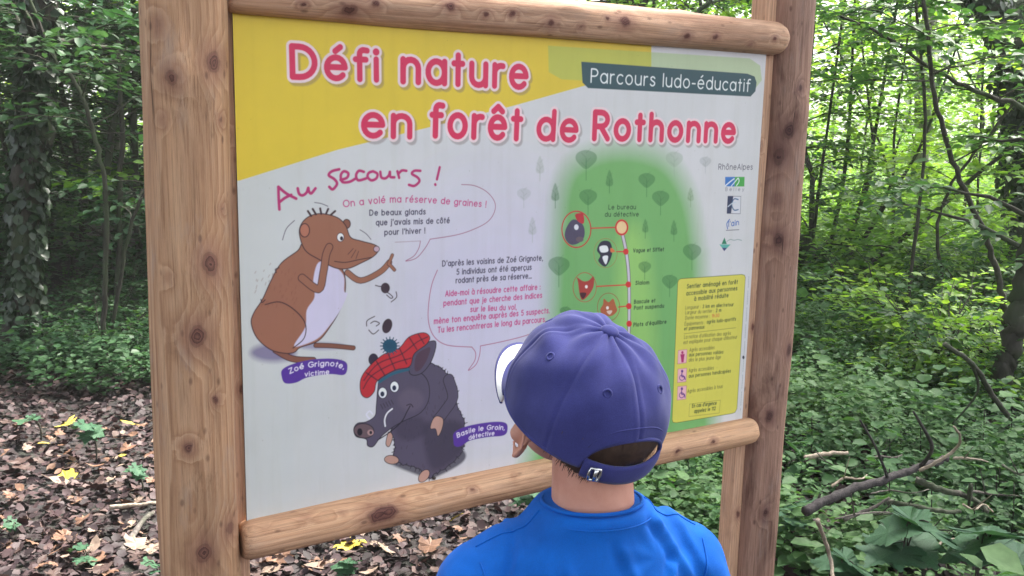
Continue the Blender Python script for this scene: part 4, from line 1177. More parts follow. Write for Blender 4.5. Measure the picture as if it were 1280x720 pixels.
from mathutils.bvhtree import BVHTree
_m = shirt.data
bvh = BVHTree.FromPolygons([v.co for v in _m.vertices], [tuple(p.vertices) for p in _m.polygons])
def cloth_seam(pts, frm, r=.0011, name='seam'):
    P = []
    for (x_, z_) in catmull(pts, 8):
        o_ = Vector((x_, -1.0, z_)) if frm == 'back' else Vector((x_, z_, 1.6))
        h_ = bvh.ray_cast(o_, Vector((0, 1, 0)) if frm == 'back' else Vector((0, 0, -1)))
        if h_[0] is not None: P.append(list(h_[0] + h_[1] * r * .35))
    if len(P) > 2:
        m_ = MB(); m_.tube(np.array(P), r, 6); link(name, m_.mesh(name, SHIRT, attr=False), shirt)
for sx in (-1, 1):
    cloth_seam([(sx * .128, 1.000), (sx * .122, .975), (sx * .116, .940), (sx * .118, .900), (sx * .126, .865)], 'back')
    cloth_seam([(sx * .060, -.022), (sx * .095, -.020), (sx * .128, -.016)], 'top')

# shorts, shoes
bm = bmesh.new()
loft(bm, [(0, 0, .48, .126, .086), (0, 0, .56, .122, .088), (0, 0, .64, .112, .082), (0, 0, .66, .108, .080)], 26)
for sx in (-1, 1): capsule(bm, (sx * .062, .002, .50), (sx * .068, .006, .37), .068, .066, 20)
link('shorts', remeshed('shorts', bm, .005, 5, SHORT), boy)
for sx in (-1, 1):
    bm = bmesh.new()
    capsule(bm, (sx * .068, -.022, .048), (sx * .079, .095, .040), .034, .031, 16); ellipsoid(bm, (sx * .069, -.012, .075), (.034, .040, .034))
    sho = link('shoe', remeshed('shoe', bm, .004, 4, SHOE), boy)
    bm = bmesh.new()
    loft(bm, [(sx * .074, .035, .004, .034, .100), (sx * .074, .035, .014, .037, .104), (sx * .074, .035, .026, .036, .102)], 24, 2.4)
    me = bpy.data.meshes.new('sole'); bm.to_mesh(me); bm.free(); me.materials.append(SOLE)
    link('sole', me, sho)

# cap: six panels with raised seams, arched opening at the back, strap, button, visor
HC = .108
CZ = -.006
def cap_pt(phi, t, extra=0.0):
    """phi from the face direction, t 0 at the rim, 1 at the top"""
    a = t * math.pi / 2
    k = math.cos(a) ** .80 if t < 1 else 0
    rx, ry = .0840 + extra, .0985 + extra
    bulge = 1 + .035 * math.sin(math.pi * min(t * 1.3, 1))
    x_ = rx * math.sin(phi) * k * bulge; y_ = (ry * math.cos(phi)) * k * bulge - .006
    z_ = (HC + extra) * math.sin(a) ** .93 + CZ
    # crumpled crown, higher in front
    z_ += .006 * math.cos(phi) * math.sin(a) * math.cos(a)
    return x_, y_, z_
def cap_shade(phi, t):
    seam = abs(((phi / (math.pi / 3)) + .5) % 1 - .5) * math.pi / 3 * math.cos(t * math.pi / 2) * .09
    s_ = -.0009 * math.exp(-(seam / .0016) ** 2) + .0005 * math.exp(-((seam - .0045) / .0018) ** 2)
    wr = .0016 * math.sin(5 * phi + 7 * t + 1.3) * math.sin(9 * t + 2 * phi) + .0012 * math.sin(11 * phi - 6 * t) * t
    dent = -.0055 * math.exp(-(((phi - 1.15 + math.pi) % (2 * math.pi) - math.pi) / .35) ** 2 - ((t - .70) / .12) ** 2)
    return s_ * min(1, max(0, (.93 - t) * 4)) + wr + dent - .006 * math.exp(-((phi + 1.25) / .30) ** 2 - ((t - .72) / .10) ** 2) + .003 * math.exp(-((phi + 1.25) / .34) ** 2 - ((t - .56) / .08) ** 2)
def arch(phi):
    d = abs((phi - math.pi + math.pi) % (2 * math.pi) - math.pi) if False else abs(abs(phi) - math.pi)
    wdt = .62
    return .235 * math.sqrt(max(0, 1 - (d / wdt) ** 2)) if d < wdt else 0.0
NP_, NT = 288, 76
V = []; F = []
for i in range(NP_):
    phi = -math.pi + 2 * math.pi * i / NP_
    t0 = arch(phi)
    for j in range(NT):
        t = t0 + (1 - t0) * (j / (NT - 1)) * .999
        e = cap_shade(phi, t)
        V.append(list(hp(*cap_pt(phi, t, e))))
for i in range(NP_):
    for j in range(NT - 1):
        a = i * NT + j; b = ((i + 1) % NP_) * NT + j
        F.append((a, a + 1, b + 1, b))
me = mesh_np('cap', np.array(V), [np.array(F)[:, ::-1]], CAPC)
cap = link('cap', me, boy)
cap.name = 'cap'
so = cap.modifiers.new('thickness', 'SOLIDIFY'); so.thickness = .0018; so.offset = -1
# binding along the rim and the arch
m_ = MB()
P = []
for i in range(NP_ + 1):
    phi = -math.pi + 2 * math.pi * i / NP_
    t0 = arch(phi)
    P.append(list(hp(*cap_pt(phi, t0, .0004))))
m_.tube(np.array(P), .0021, 8, caps=False)
link('binding', m_.mesh('binding', CAPC, attr=False), cap)
# stitched hem a finger above the arch
m_ = MB()
P = [list(hp(*cap_pt(math.pi + d, arch(math.pi - abs(d)) + .085, .0016 + cap_shade(math.pi + d, .3)))) for d in np.linspace(-.60, .60, 40)]
m_.tube(np.array(P), .0009, 6)
link('stitching', m_.mesh('stitching', CAPC, attr=False), cap)
# seams
for k in range(6):
    ph = -math.pi + k * math.pi / 3
    t0 = arch(ph) + .04 if k == 0 else 0.01
    for dd in (-1, 1):
        P = []
        for t in np.linspace(t0, .965, 40):
            dphi = dd * .0042 / (.09 * max(math.cos(t * math.pi / 2), .08))
            P.append(list(hp(*cap_pt(ph + dphi, t, .0002 + cap_shade(ph + dphi, t)))))
        m_ = MB(); m_.tube(np.array(P), .00055, 5)
        link('seam', m_.mesh('seam', CAPC, attr=False), cap)
# embroidered eyelets
for k in range(6):
    ph = -math.pi + (k + .5) * math.pi / 3
    c = hp(*cap_pt(ph, .52, .0010 + cap_shade(ph, .52)))
    n = (c - hp(0, 0, .02)).normalized(); q = n.to_track_quat('Z', 'Y')
    t_ = np.linspace(0, 2 * np.pi, 17)
    P = np.array([list(c + q @ Vector((.0040 * math.cos(a), .0040 * math.sin(a), 0.0004))) for a in t_])
    m_ = MB(); m_.tube(P, .0015, 6, caps=False)
    link('eyelet', m_.mesh('eyelet', CAPC, attr=False), cap)
bm = bmesh.new(); ellipsoid(bm, hp(0, -.006, CZ + HC + .0015), (.0105, .0105, .0062), HR, 20)
me = bpy.data.meshes.new('button'); bm.to_mesh(me); bm.free(); me.materials.append(CAPC)
for f in me.polygons: f.use_smooth = True
link('button', me, cap)
# strap below the opening
V = []; F = []
nn = 40
for i, d in enumerate(np.linspace(-.60, .60, nn)):
    ph = math.pi + d
    for j, zz in enumerate(np.linspace(-.0135, .0085, 6)):
        x_, y_, z_ = cap_pt(ph, 0.0, .0004 + .0008 * math.cos(j - 2.5))
        V.append(list(hp(x_, y_, CZ + zz + .004 * (abs(d) / .60) ** 2)))
for i in range(nn - 1):
    for j in range(5): a = i * 6 + j; F.append((a, a + 6, a + 7, a + 1))
me = mesh_np('strap', np.array(V), [np.array(F)], CAPC)
st = link('strap', me, cap); so = st.modifiers.new('thickness', 'SOLIDIFY'); so.thickness = .0025
# slide buckle on the left part of the strap
ph = math.pi + .44
c = hp(*cap_pt(ph, 0, .0045)); c = c + HR @ Vector((0, 0, -.002))
n = HR @ Vector((math.sin(ph), math.cos(ph), 0)); q = n.to_track_quat('Z', 'X')
up_ = HR @ Vector((0, 0, 1)); sd_ = up_.cross(n).normalized()
m_ = MB()
fr_ = [(-.005, -.007), (.005, -.007), (.006, 0), (.005, .007), (-.005, .007), (-.006, 0), (-.005, -.007)]
P = np.array([list(c + sd_ * a + up_ * b) for a, b in fr_])
m_.tube(P, .0018, 8, caps=True)
m_.tube(np.array([list(c + sd_ * a + up_ * b) for a, b in [(0.001, -.007), (0.001, 0), (0.001, .007)]]), .0026, 8)
link('buckle', m_.mesh('buckle', STEEL, attr=False), cap)
# visor: curved bill, navy above, with a white crescent printed on its top
V = []; F = []; M = []
na, nr = 48, 20
for k, a in enumerate(np.linspace(-.93, .93, na)):
    x0_, y0_, z0_ = cap_pt(a, 0.0, 0)
    reach = .062 * max(0, math.cos(a / .93 * math.pi / 2)) ** .75
    for j in range(nr):
        f = j / (nr - 1)
        x_ = x0_ * (1 + .02 * f); y_ = y0_ + reach * f
        z_ = CZ + .002 + .014 * f * f * 0 - .018 * (x_ / .085) ** 2 * (.25 + .75 * f) - .012 * f
        V.append(list(hp(x_, y_, z_)))
for k in range(na - 1):
    for j in range(nr - 1):
        a = k * nr + j; F.append((a, a + nr, a + nr + 1, a + 1))
        M.append(1 if (9 <= j <= 16) else 0)
me = mesh_np('visor', np.array(V), [np.array(F)], [CAPC, CAPW], matidx=M)
vi = link('visor', me, cap); so = vi.modifiers.new('thickness', 'SOLIDIFY'); so.thickness = .003; so.offset = 0

# ------------------------------------------------------------------ ground
def ground_mat():
    m, nt, out = newmat('forest_floor')
    L = nt.links
    tc = N(nt, 'ShaderNodeTexCoord')
    n1 = N(nt, 'ShaderNodeTexNoise', Scale=28.0, Detail=9.0, Roughness=0.72)
    n2 = N(nt, 'ShaderNodeTexVoronoi', Scale=22.0)
    n3 = N(nt, 'ShaderNodeTexNoise', Scale=1.2, Detail=3.0)
    for n in (n1, n2, n3): L.new(tc.outputs['Object'], n.inputs['Vector'])
    r = ramp(nt, [(0.30, (0.010, 0.007, 0.006)), (0.5, (0.030, 0.019, 0.017)), (0.72, (0.075, 0.048, 0.040))])
    L.new(n1.outputs[0], r.inputs[0])
    mx = N(nt, 'ShaderNodeMix', data_type='RGBA', blend_type='OVERLAY'); mx.inputs[0].default_value = .35
    L.new(r.outputs[0], mx.inputs[6]); L.new(n2.outputs['Color'], mx.inputs[7])
    hs_ = N(nt, 'ShaderNodeHueSaturation'); hs_.inputs['Saturation'].default_value = .45
    L.new(mx.outputs[2], hs_.inputs['Color'])
    p = N(nt, 'ShaderNodeBsdfPrincipled', Roughness=0.9)
    L.new(hs_.outputs[0], p.inputs['Base Color'])
    b = N(nt, 'ShaderNodeBump', Strength=1.0, Distance=0.02)
    L.new(n1.outputs[0], b.inputs['Height']); L.new(b.outputs[0], p.inputs['Normal'])
    L.new(p.outputs[0], out.inputs[0])
    return m
GM = ground_mat()
gx = np.unique(np.concatenate([np.linspace(-160, 160, 41), np.linspace(-9, 9, 181)]))
gy = np.unique(np.concatenate([np.linspace(-90, 230, 41), np.linspace(-1, 15, 161)]))
X, Y = np.meshgrid(gx, gy, indexing='ij')
Z = gz(X, Y)
nx, ny = len(gx), len(gy)
i, j = np.meshgrid(np.arange(nx - 1), np.arange(ny - 1), indexing='ij'); i = i.ravel(); j = j.ravel()
Q = np.stack([i * ny + j, (i + 1) * ny + j, (i + 1) * ny + j + 1, i * ny + j + 1], 1)
gr = link('ground', mesh_np('ground', np.stack([X, Y, Z], -1).reshape(-1, 3), [Q], GM))
tag(gr, 'dark forest floor of soil and leaf mould', kind='structure')

# ------------------------------------------------------------------ leaves
T6 = np.array([[0, 0, 0], [.27, .28, .07], [.24, .66, .05], [0, 1, -.10], [-.24, .66, .05], [-.27, .28, .07]])
F6 = np.array([[0, 1, 2, 3], [0, 3, 4, 5]])
T4 = np.array([[0, 0, 0], [.30, .45, .06], [0, 1, -.08], [-.30, .45, .06]])
F4 = np.array([[0, 1, 2], [0, 2, 3]])
def lobed():
    """maple / plane outline, 5 lobes"""
    t = np.radians([-160, -128, -112, -92, -72, -52, -40, -20, -8, 0])
    half = [(0, 0), (.16, -.08), (.34, -.06), (.30, .10), (.56, .16), (.66, .38), (.46, .38), (.40, .52), (.50, .70), (.28, .66), (.20, .74), (0, 1.0)]
    o = half + [(-x, y) for x, y in half[-2:0:-1]]
    o = np.array(o)
    z = .10 * np.abs(o[:, 0]) - .12 * o[:, 1] ** 2
    return np.c_[o[:, 0], o[:, 1], z]
TL = lobed()
def toothed(tpl, n=3, amp=.028):
    o = []
    m = len(tpl)
    for k in range(m):
        a, b = tpl[k], tpl[(k + 1) % m]
        e = b - a; L = np.linalg.norm(e[:2]); nn_ = np.array([e[1], -e[0], 0]) / (L + 1e-9)
        q = max(1, int(round(L / .10)))
        for j in range(q):
            o.append(a + e * j / q - nn_ * amp * .2)
            o.append(a + e * (j + .55) / q + nn_ * amp * (1 if L > .1 else .3))
    return np.array(o)
TLT = toothed(TL)
def leaf_arrays(base, axis, nrm, L, W=1.0, tpl=T6):
    n = len(base)
    axis = axis / (np.linalg.norm(axis, axis=1)[:, None] + 1e-9)
    side = np.cross(axis, nrm); side /= (np.linalg.norm(side, axis=1)[:, None] + 1e-9)
    up = np.cross(side, axis)
    L = np.broadcast_to(L, (n,)); W = np.broadcast_to(W, (n,))
    t = tpl[None]
    V = base[:, None] + L[:, None, None] * (side[:, None] * t[..., 0:1] * W[:, None, None] + axis[:, None] * t[..., 1:2] + up[:, None] * t[..., 2:3])
    return V.reshape(-1, 3)
def leaf_faces(n, tpl=T6, F=F6):
    k = len(tpl)
    return (np.arange(n)[:, None, None] * k + F[None]).reshape(-1, F.shape[1])
def leaves(mb, base, axis, nrm, L, W=1.0, rnd=None, six=True):
    tpl, F = (T6, F6) if six else (T4, F4)
    n = len(base)
    if n == 0: return
    a = RNG.random(n) if rnd is None else rnd
    mb.add(leaf_arrays(base, axis, nrm, L, W, tpl), [leaf_faces(n, tpl, F)], np.repeat(a, len(tpl)))

def unit(v): return v / (np.linalg.norm(v, axis=-1, keepdims=True) + 1e-9)
def sprays(mb, start, direc, length, nleaf, size, six=True, shade=None, twigs=None, droop=.25, flat=.8, wd=1.0):
    """flat leafy twigs: start (k,3), direc (k,3); leaves alternate on both sides"""
    k = len(start)
    if k == 0: return
    direc = unit(direc)
    t = (np.arange(nleaf) + .6) / nleaf
    sgn = np.where(np.arange(nleaf) % 2, 1.0, -1.0)
    length = np.broadcast_to(length, (k,))
    P = start[:, None] + direc[:, None] * (length[:, None] * t)[..., None]
    P[..., 2] -= droop * length[:, None] * t ** 2
    side = unit(np.cross(direc, np.array([0, 0, 1.0]) + RNG.normal(size=(k, 3)) * .12))
    ax = direc[:, None] * (.55 + .3 * t[None, :, None]) + side[:, None] * sgn[None, :, None] * (.9 - .5 * t[None, :, None])
    ax = ax + RNG.normal(size=ax.shape) * .22; ax[..., 2] -= .12
    nr = np.array([0, 0, 1.0]) * flat + RNG.normal(size=ax.shape) * (1.05 - flat)
    sz = size * RNG.uniform(.65, 1.2, (k, nleaf)) * (1 - .25 * np.abs(t - .5))
    rnd = np.clip((RNG.random((k, 1)) if shade is None else shade[:, None]) * .75 + RNG.random((k, nleaf)) * .3, 0, 1)
    leaves(mb, P.reshape(-1, 3), ax.reshape(-1, 3), nr.reshape(-1, 3), sz.ravel(), wd, rnd.ravel(), six)
    if twigs is not None:
        r = .0016
        e = start + direc * length[:, None]; e[:, 2] -= droop * length
        mid = (start + e) / 2; mid[:, 2] += droop * length * .22
        for a, b, c in zip(start, mid, e): twigs.tube([a, b, c], [r * 1.5, r, r * .5], 3, caps=False)

# foliage colours: translucent hazel/beech green lightened as if sunlit, blue-green darkened as if shaded, ivy
LF_A = leaf_mat('leaf_sunlit_tone', [(0.08, 0.18, 0.04), (0.12, 0.25, 0.05), (0.17, 0.31, 0.055), (0.23, 0.37, 0.07)], .5, (1.75, 1.75, .75))
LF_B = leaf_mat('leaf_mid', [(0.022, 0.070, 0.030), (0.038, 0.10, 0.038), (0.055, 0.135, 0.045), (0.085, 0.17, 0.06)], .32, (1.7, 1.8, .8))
LF_C = leaf_mat('leaf_shaded_tone', [(0.016, 0.052, 0.026), (0.026, 0.075, 0.034), (0.040, 0.098, 0.042), (0.060, 0.125, 0.055)], .28, (1.5, 1.7, .9))
LF_I = leaf_mat('leaf_ivy', [(0.010, 0.026, 0.012), (0.018, 0.040, 0.018), (0.03, 0.06, 0.026)], .12, (1.4, 1.6, .8), .4, .5)
LF_H = leaf_mat('leaf_herb', [(0.018, 0.060, 0.028), (0.036, 0.098, 0.040), (0.062, 0.145, 0.055), (0.12, 0.22, 0.085)], .30, (1.6, 1.7, .8), .55, .25)
LF_M = leaf_mat('leaf_maple', [(0.045, 0.11, 0.065), (0.075, 0.16, 0.09)], .22, (1.4, 1.6, .8), .6, .25)
BK_G = bark_mat('bark_grey', (0.14, 0.135, 0.115), (0.34, 0.33, 0.28), 16, (0.13, 0.15, 0.09))
BK_D = bark_mat('bark_dark', (0.014, 0.012, 0.009), (0.050, 0.044, 0.034), 18, (0.035, 0.05, 0.022))
BK_S = bark_mat('bark_sapling', (0.018, 0.017, 0.012), (0.055, 0.050, 0.036), 40)
BK_L = bark_mat('dead_wood', (0.05, 0.04, 0.038), (0.20, 0.17, 0.155), 30, (0.05, 0.06, 0.035))
BK_D2 = bark_mat('dead_bark', (0.018, 0.014, 0.016), (0.060, 0.050, 0.053), 30)
BK_P = bark_mat('peeled_wood', (0.22, 0.17, 0.13), (0.45, 0.37, 0.30), 40)

# ------------------------------------------------------------------ trees
def grow(path, r0, r1, nbr, blen, size, nleaf=8, up=.35, hmin=.25, nspr=9, six=True, mats=(BK_S, LF_B), slen=.42, twig=True, seg=9, branchrad=.35, avoid=None, wob=.06):
    """one tree from its stem line: returns trunk mesh, crown mesh"""
    P = catmull(path, 6)
    n = len(P)
    P[1:-1] += RNG.normal(size=(n - 2, 3)) * r0 * .25
    rad = r0 + (r1 - r0) * np.linspace(0, 1, n) ** .8
    tb = MB(); tb.tube(P, rad, seg, wob)
    cr = MB()
    hs_ = np.sort(RNG.uniform(hmin, 1, nbr))
    for q in range(nbr):
        f = hs_[q] * (n - 1); i = min(int(f), n - 2)
        s = P[i] + (P[i + 1] - P[i]) * (f - i)
        az = q * 2.4 + RNG.uniform(-.5, .5)
        L = blen * RNG.uniform(.6, 1.15) * (1.15 - .6 * hs_[q])
        el = up + RNG.uniform(-.25, .3)
        d = np.array([math.cos(az) * math.cos(el), math.sin(az) * math.cos(el), math.sin(el)])
        t = np.linspace(0, 1, 6)[:, None]
        B = s + d * L * t + np.array([0, 0, -1]) * (.22 * L) * t ** 2 + np.cumsum(RNG.normal(size=(6, 3)) * .02 * L, 0)
        B[0] = s
        rb = max(rad[i] * branchrad, .003)
        tb.tube(B, np.linspace(rb, .0022, 6), 5, caps=False)
        k = nspr
        ft = RNG.uniform(.2, 1, k) * 5; ii = np.minimum(ft.astype(int), 4)
        st = B[ii] + (B[ii + 1] - B[ii]) * (ft - ii)[:, None]
        da = np.arctan2(d[1], d[0]) + RNG.choice([-1, 1], k) * RNG.uniform(.3, 1.1, k)
        dd = np.c_[np.cos(da), np.sin(da), RNG.uniform(-.15, .4, k)]
        sprays(cr, st, dd, slen * RNG.uniform(.6, 1.2, k), nleaf, size, six, shade=np.full(k, RNG.random()), twigs=tb if twig else None)
    return tb.mesh('trunk', mats[0]), (cr.mesh('crown', mats[1]) if nbr else None)

def tree_thing(name, path, label, cat='tree', group=None, **kw):
    path = np.asarray(path, float)
    b = path[0].copy()
    o = empty(name, b)
    tag(o, label, cat, group)
    tm, cm = grow(path - b, **kw)
    link('trunk', tm, o)
    if cm is not None: link('crown', cm, o)['kind'] = 'stuff'
    return o
def down(p, lean=(0, 0)):
    """a stem foot on the ground below p"""
    x, y = p[0] + lean[0], p[1] + lean[1]
    return np.array([x, y, float(gz(x, y)) - .05])
def copy_tree(o, loc, rz, sc, label=None, group=None):
    c = o.copy(); COL.objects.link(c)
    c.location = loc; c.rotation_euler = (0, 0, rz); c.scale = (sc, sc, sc)
    if label: c['label'] = label
    if group: c['group'] = group
    for ch in o.children:
        d = ch.copy(); COL.objects.link(d); d.parent = c
        if 'kind' in ch: d['kind'] = ch['kind']
    return c

def stem_pts(pix, Y, ext=None, foot=True):
    """stem line through photo pixels at depth Y, listed from the bottom up; continues to the ground and above the frame"""
    P = [at(px, py, Y + dy) for (px, py, dy) in [(q + (0,))[:3] if len(q) == 2 else q for q in pix]]
    if foot: P = [down(P[0])] + P
    if ext is not None:
        d = P[-1] - P[-2]; d = d / np.linalg.norm(d)
        P.append(P[-1] + d * ext * .5); P.append(P[-1] + d * ext * .5 + np.array([0, 0, .15 * ext]))
    return P

# stems one can tell apart, right of the board
tree_thing('young_tree', stem_pts([(1262, 500), (1256, 400), (1248, 345), (1232, 295), (1200, 225), (1176, 150), (1163, 90), (1155, 0)], 5.6, 2.2),
           'slender dark young tree with a crooked stem leaning left, right of the board', r0=.023, r1=.010, nbr=20, blen=1.0, size=.085, hmin=.5, mats=(BK_S, LF_B), nspr=6)
tree_thing('young_tree', stem_pts([(1124, 470), (1140, 330), (1156, 190), (1152, 80), (1144, 0)], 6.4, 2.0),
           'thin straight young tree crossing the crooked one at the top right', r0=.015, r1=.008, nbr=16, blen=.9, size=.08, hmin=.5, mats=(BK_S, LF_A), nspr=6)
tree_thing('tree', stem_pts([(1148, 360), (1150, 250), (1153, 150), (1157, 80), (1158, 0)], 10.5, 5.0),
           'pale grey straight tree trunk standing behind the thin stems to the right', r0=.100, r1=.08, nbr=12, blen=1.8, size=.12, hmin=.75, mats=(BK_G, LF_A), nspr=10, nleaf=9, slen=.9, six=False, seg=16)
mossy = tree_thing('tree', stem_pts([(1236, 545), (1243, 510), (1254, 465), (1264, 430), (1274, 390), (1282, 345), (1300, 250), (1325, 100)], 4.9, 2.0),
           'dark mossy leaning trunk at the right edge, beside the undergrowth', r0=.062, r1=.04, nbr=10, blen=1.0, size=.08, hmin=.6, mats=(BK_D, LF_B), seg=16, wob=.035)
# big ivy clad tree at the right edge
def ivy_tree(path, r0, r1, label, nivy, name='ivy_clad_tree', big=2.2, nbr=7, blen=1.6):
    o = tree_thing(name, path, label, r0=r0, r1=r1, nbr=nbr, blen=blen, size=.10, hmin=.62, mats=(BK_D, LF_C), nspr=12, nleaf=8, slen=.7, seg=16, wob=.08)
    P = catmull(np.asarray(path) - np.asarray(path)[0], 8)
    f = RNG.uniform(0, len(P) - 1.01, nivy); i = f.astype(int)
    c = P[i] + (P[i + 1] - P[i]) * (f - i)[:, None]
    th = RNG.uniform(0, 2 * np.pi, nivy)
    rad = (r0 + (r1 - r0) * f / len(P)) * RNG.uniform(1.0, big, nivy) ** (.5 + .5 * np.sin(f * 1.3 + th * 2))
    od = np.c_[np.cos(th), np.sin(th), RNG.normal(size=nivy) * .3]
    pos = c + od * rad[:, None]
    ax = np.c_[np.cos(th) * .4, np.sin(th) * .4, -np.ones(nivy)] + RNG.normal(size=(nivy, 3)) * .4
    mb = MB(); leaves(mb, pos, ax, od + RNG.normal(size=(nivy, 3)) * .35, RNG.uniform(.035, .075, nivy), 1.5)
    link('ivy', mb.mesh('ivy', LF_I), o)['kind'] = 'stuff'
    return o
ivy_tree(stem_pts([(1292, 420), (1282, 260), (1276, 180), (1268, 90), (1262, 0)], 8.2, 4.0), .12, .09, 'thick tree clad in dark ivy at the right edge', 5200)
# heavy leaning limb in the upper right corner
P = [at(1292, 80, 7.6), at(1268, 48, 7.5), at(1248, 22, 7.4), at(1228, -4, 7.3), at(1205, -45, 7.2), at(1190, -110, 7.2)]
bb = down(at(1330, 420, 8.4)); P = [bb, at(1322, 250, 8.2), at(1310, 140, 7.8)] + P
ivy_tree(P, .11, .075, 'dark ivy covered limb slanting across the upper right corner', 3600, 'leaning_tree', 1.9, 5, 1.2)
tree_thing('leaning_tree', [down(at(1300, 300, 7.0)), at(1296, 170, 6.9), at(1280, 137, 6.6), at(1240, 122, 6.4), at(1190, 100, 6.3), at(1150, 76, 6.2), at(1108, 48, 6.1), at(1050, 20, 6.0)],
           'thin bough slanting down from the top to the ivy tree at right', r0=.024, r1=.008, nbr=14, blen=.8, size=.08, hmin=.4, mats=(BK_D, LF_B), nspr=6)
# coppice stool: many rods from one dark base
st_base = ground_at(1012, 408); st_base[1] = 8.6; st_base[0] = at(1012, 380, 8.6)[0]; st_base[2] = float(gz(st_base[0], 8.6))
cop = empty('coppiced_hazel', st_base)
tag(cop, 'coppiced hazel with many dark stems fanning from a low stool right of the post', 'tree')
tb = MB(); cr = MB()
def rod(pix, Y, r0, r1, ext=1.5, nl=10):
    P = np.array([st_base + np.array([RNG.normal() * .08, RNG.normal() * .08, .05])] + [at(px, py, Y) for px, py in pix])
    d = unit(P[-1] - P[-2]); P = np.vstack([P, P[-1] + d * ext * .6 + [0, 0, .1], P[-1] + d * ext])
    C = catmull(P - st_base, 5)
    tb.tube(C, np.linspace(r0, r1, len(C)) * .66, 7, .08)
    k = nl * 5
    f = RNG.uniform(len(C) * .4, len(C) - 1.01, k); i = f.astype(int); s_ = C[i] + (C[i + 1] - C[i]) * (f - i)[:, None]
    a = RNG.uniform(0, 6.28, k)
    sprays(cr, s_, np.c_[np.cos(a), np.sin(a), RNG.uniform(-.1, .5, k)], RNG.uniform(.3, .6, k), 8, .085, twigs=tb)
for a_ in [([(1012, 340), (1022, 250), (1040, 120)], 8.4, .030, .010), ([(1030, 340), (1052, 240), (1062, 150), (1066, 60)], 8.6, .034, .012), ([(1036, 345), (1062, 300), (1082, 230), (1100, 130)], 8.8, .04, .014),
           ([(1048, 352), (1085, 330), (1130, 296), (1180, 255), (1225, 215), (1262, 185)], 8.0, .050, .014), ([(1000, 340), (1000, 240), (1012, 100)], 8.9, .032, .012), ([(1042, 350), (1068, 318), (1120, 235), (1152, 180), (1178, 110)], 8.3, .030, .010),
           ([(1055, 300), (1090, 215), (1086, 130), (1078, 60)], 8.7, .026, .008), ([(1060, 320), (1112, 235), (1118, 165), (1130, 80)], 8.5, .026, .008), ([(1040, 372), (1058, 395), (1064, 410)], 8.3, .028, .02)]:
    rod(*a_, ext=1.6 if a_[0][-1][1] < 200 else .4, nl=9 if a_[0][-1][1] < 200 else 1)
link('trunk', tb.mesh('trunk', BK_D), cop)
bm = bmesh.new()
for q in range(16): ellipsoid(bm, (RNG.normal() * .17, RNG.normal() * .12, abs(RNG.normal()) * .14 + .05), (.13, .12, .15), None, 12)
link('stool', remeshed('stool', bm, .03, 1, BK_D, lambda c: .02 * np.sin(c[:, 0] * 31) * np.sin(c[:, 2] * 27 + c[:, 1] * 19)), cop)
link('crown', cr.mesh('crown', LF_A), cop)['kind'] = 'stuff'
# stem fan low right, more slender stems
for k, (pix, Y, lab) in enumerate([
        ([(1130, 430), (1120, 330), (1114, 240), (1100, 180), (1060, 90)], 9.5, 'bent thin stem behind the coppice, curving left'),
        ([(1205, 470), (1182, 360), (1172, 290), (1190, 230), (1235, 170), (1275, 120)], 7.2, 'thin stem that sweeps up to the right near the ivy tree'),
        ([(1080, 430), (1072, 330), (1076, 220), (1090, 100), (1094, 0)], 10.5, 'upright stem between the coppice and the grey trunk'),
        ([(1228, 430), (1220, 340), (1222, 250), (1228, 120), (1232, 0)], 9.2, 'thin upright stem between grey trunk and ivy tree')]):
    tree_thing('young_tree', stem_pts(pix, Y, 1.8), lab, r0=.018, r1=.007, nbr=16, blen=.9, size=.085, hmin=.35, mats=(BK_S, LF_A), nspr=6, twig=False)

# left of the board
ivy_tree(stem_pts([(20, 520), (28, 420), (34, 250), (42, 120), (50, 0)], 5.5, 4.5), .085, .065, 'thick dark ivy covered trunk at the left edge', 4200, big=1.35)
tree_thing('young_tree', stem_pts([(132, 505), (130, 400), (133, 300), (128, 210), (112, 150), (92, 100), (70, 78), (45, 20)], 5.3, 1.4),
           'slim dark tree with a curved top in front of the left thicket', r0=.017, r1=.009, nbr=20, blen=.8, size=.075, hmin=.45, mats=(BK_D, LF_C), nspr=7)
tree_thing('young_tree', stem_pts([(140, 470), (148, 330), (152, 160), (148, 60), (150, 0)], 7.0, 3.0),
           'straight dark stem rising left of the left post', r0=.022, r1=.014, nbr=22, blen=1.1, size=.08, hmin=.35, mats=(BK_D, LF_C), nspr=8)
tree_thing('young_tree', stem_pts([(176, 480), (172, 300), (168, 150), (166, 0)], 8.0, 3.0),
           'dark stem half hidden by the left post', r0=.030, r1=.02, nbr=22, blen=1.2, size=.08, hmin=.35, mats=(BK_D, LF_C), nspr=8)
tree_thing('young_tree', stem_pts([(140, 420), (152, 340), (166, 275), (190, 220)], 5.8, 1.5),
           'short thin stem leaning right against the left post', r0=.016, r1=.007, nbr=12, blen=.7, size=.075, hmin=.4, mats=(BK_D, LF_C), nspr=6)
tree_thing('young_tree', stem_pts([(92, 420), (90, 290), (82, 200), (62, 140)], 8.6, 2.5),
           'faint slender stem in the pale gap of the left thicket', r0=.024, r1=.010, nbr=16, blen=1.0, size=.085, hmin=.5, mats=(BK_D, LF_B), nspr=7)
tree_thing('tree', stem_pts([(96, 480), (98, 250), (100, 0)], 15.0, 5.0),
           'pale distant trunk seen through the left thicket', r0=.13, r1=.1, nbr=14, blen=2.0, size=.15, hmin=.55, mats=(BK_G, LF_B), nspr=10, nleaf=9, slen=.9, six=False, seg=14)
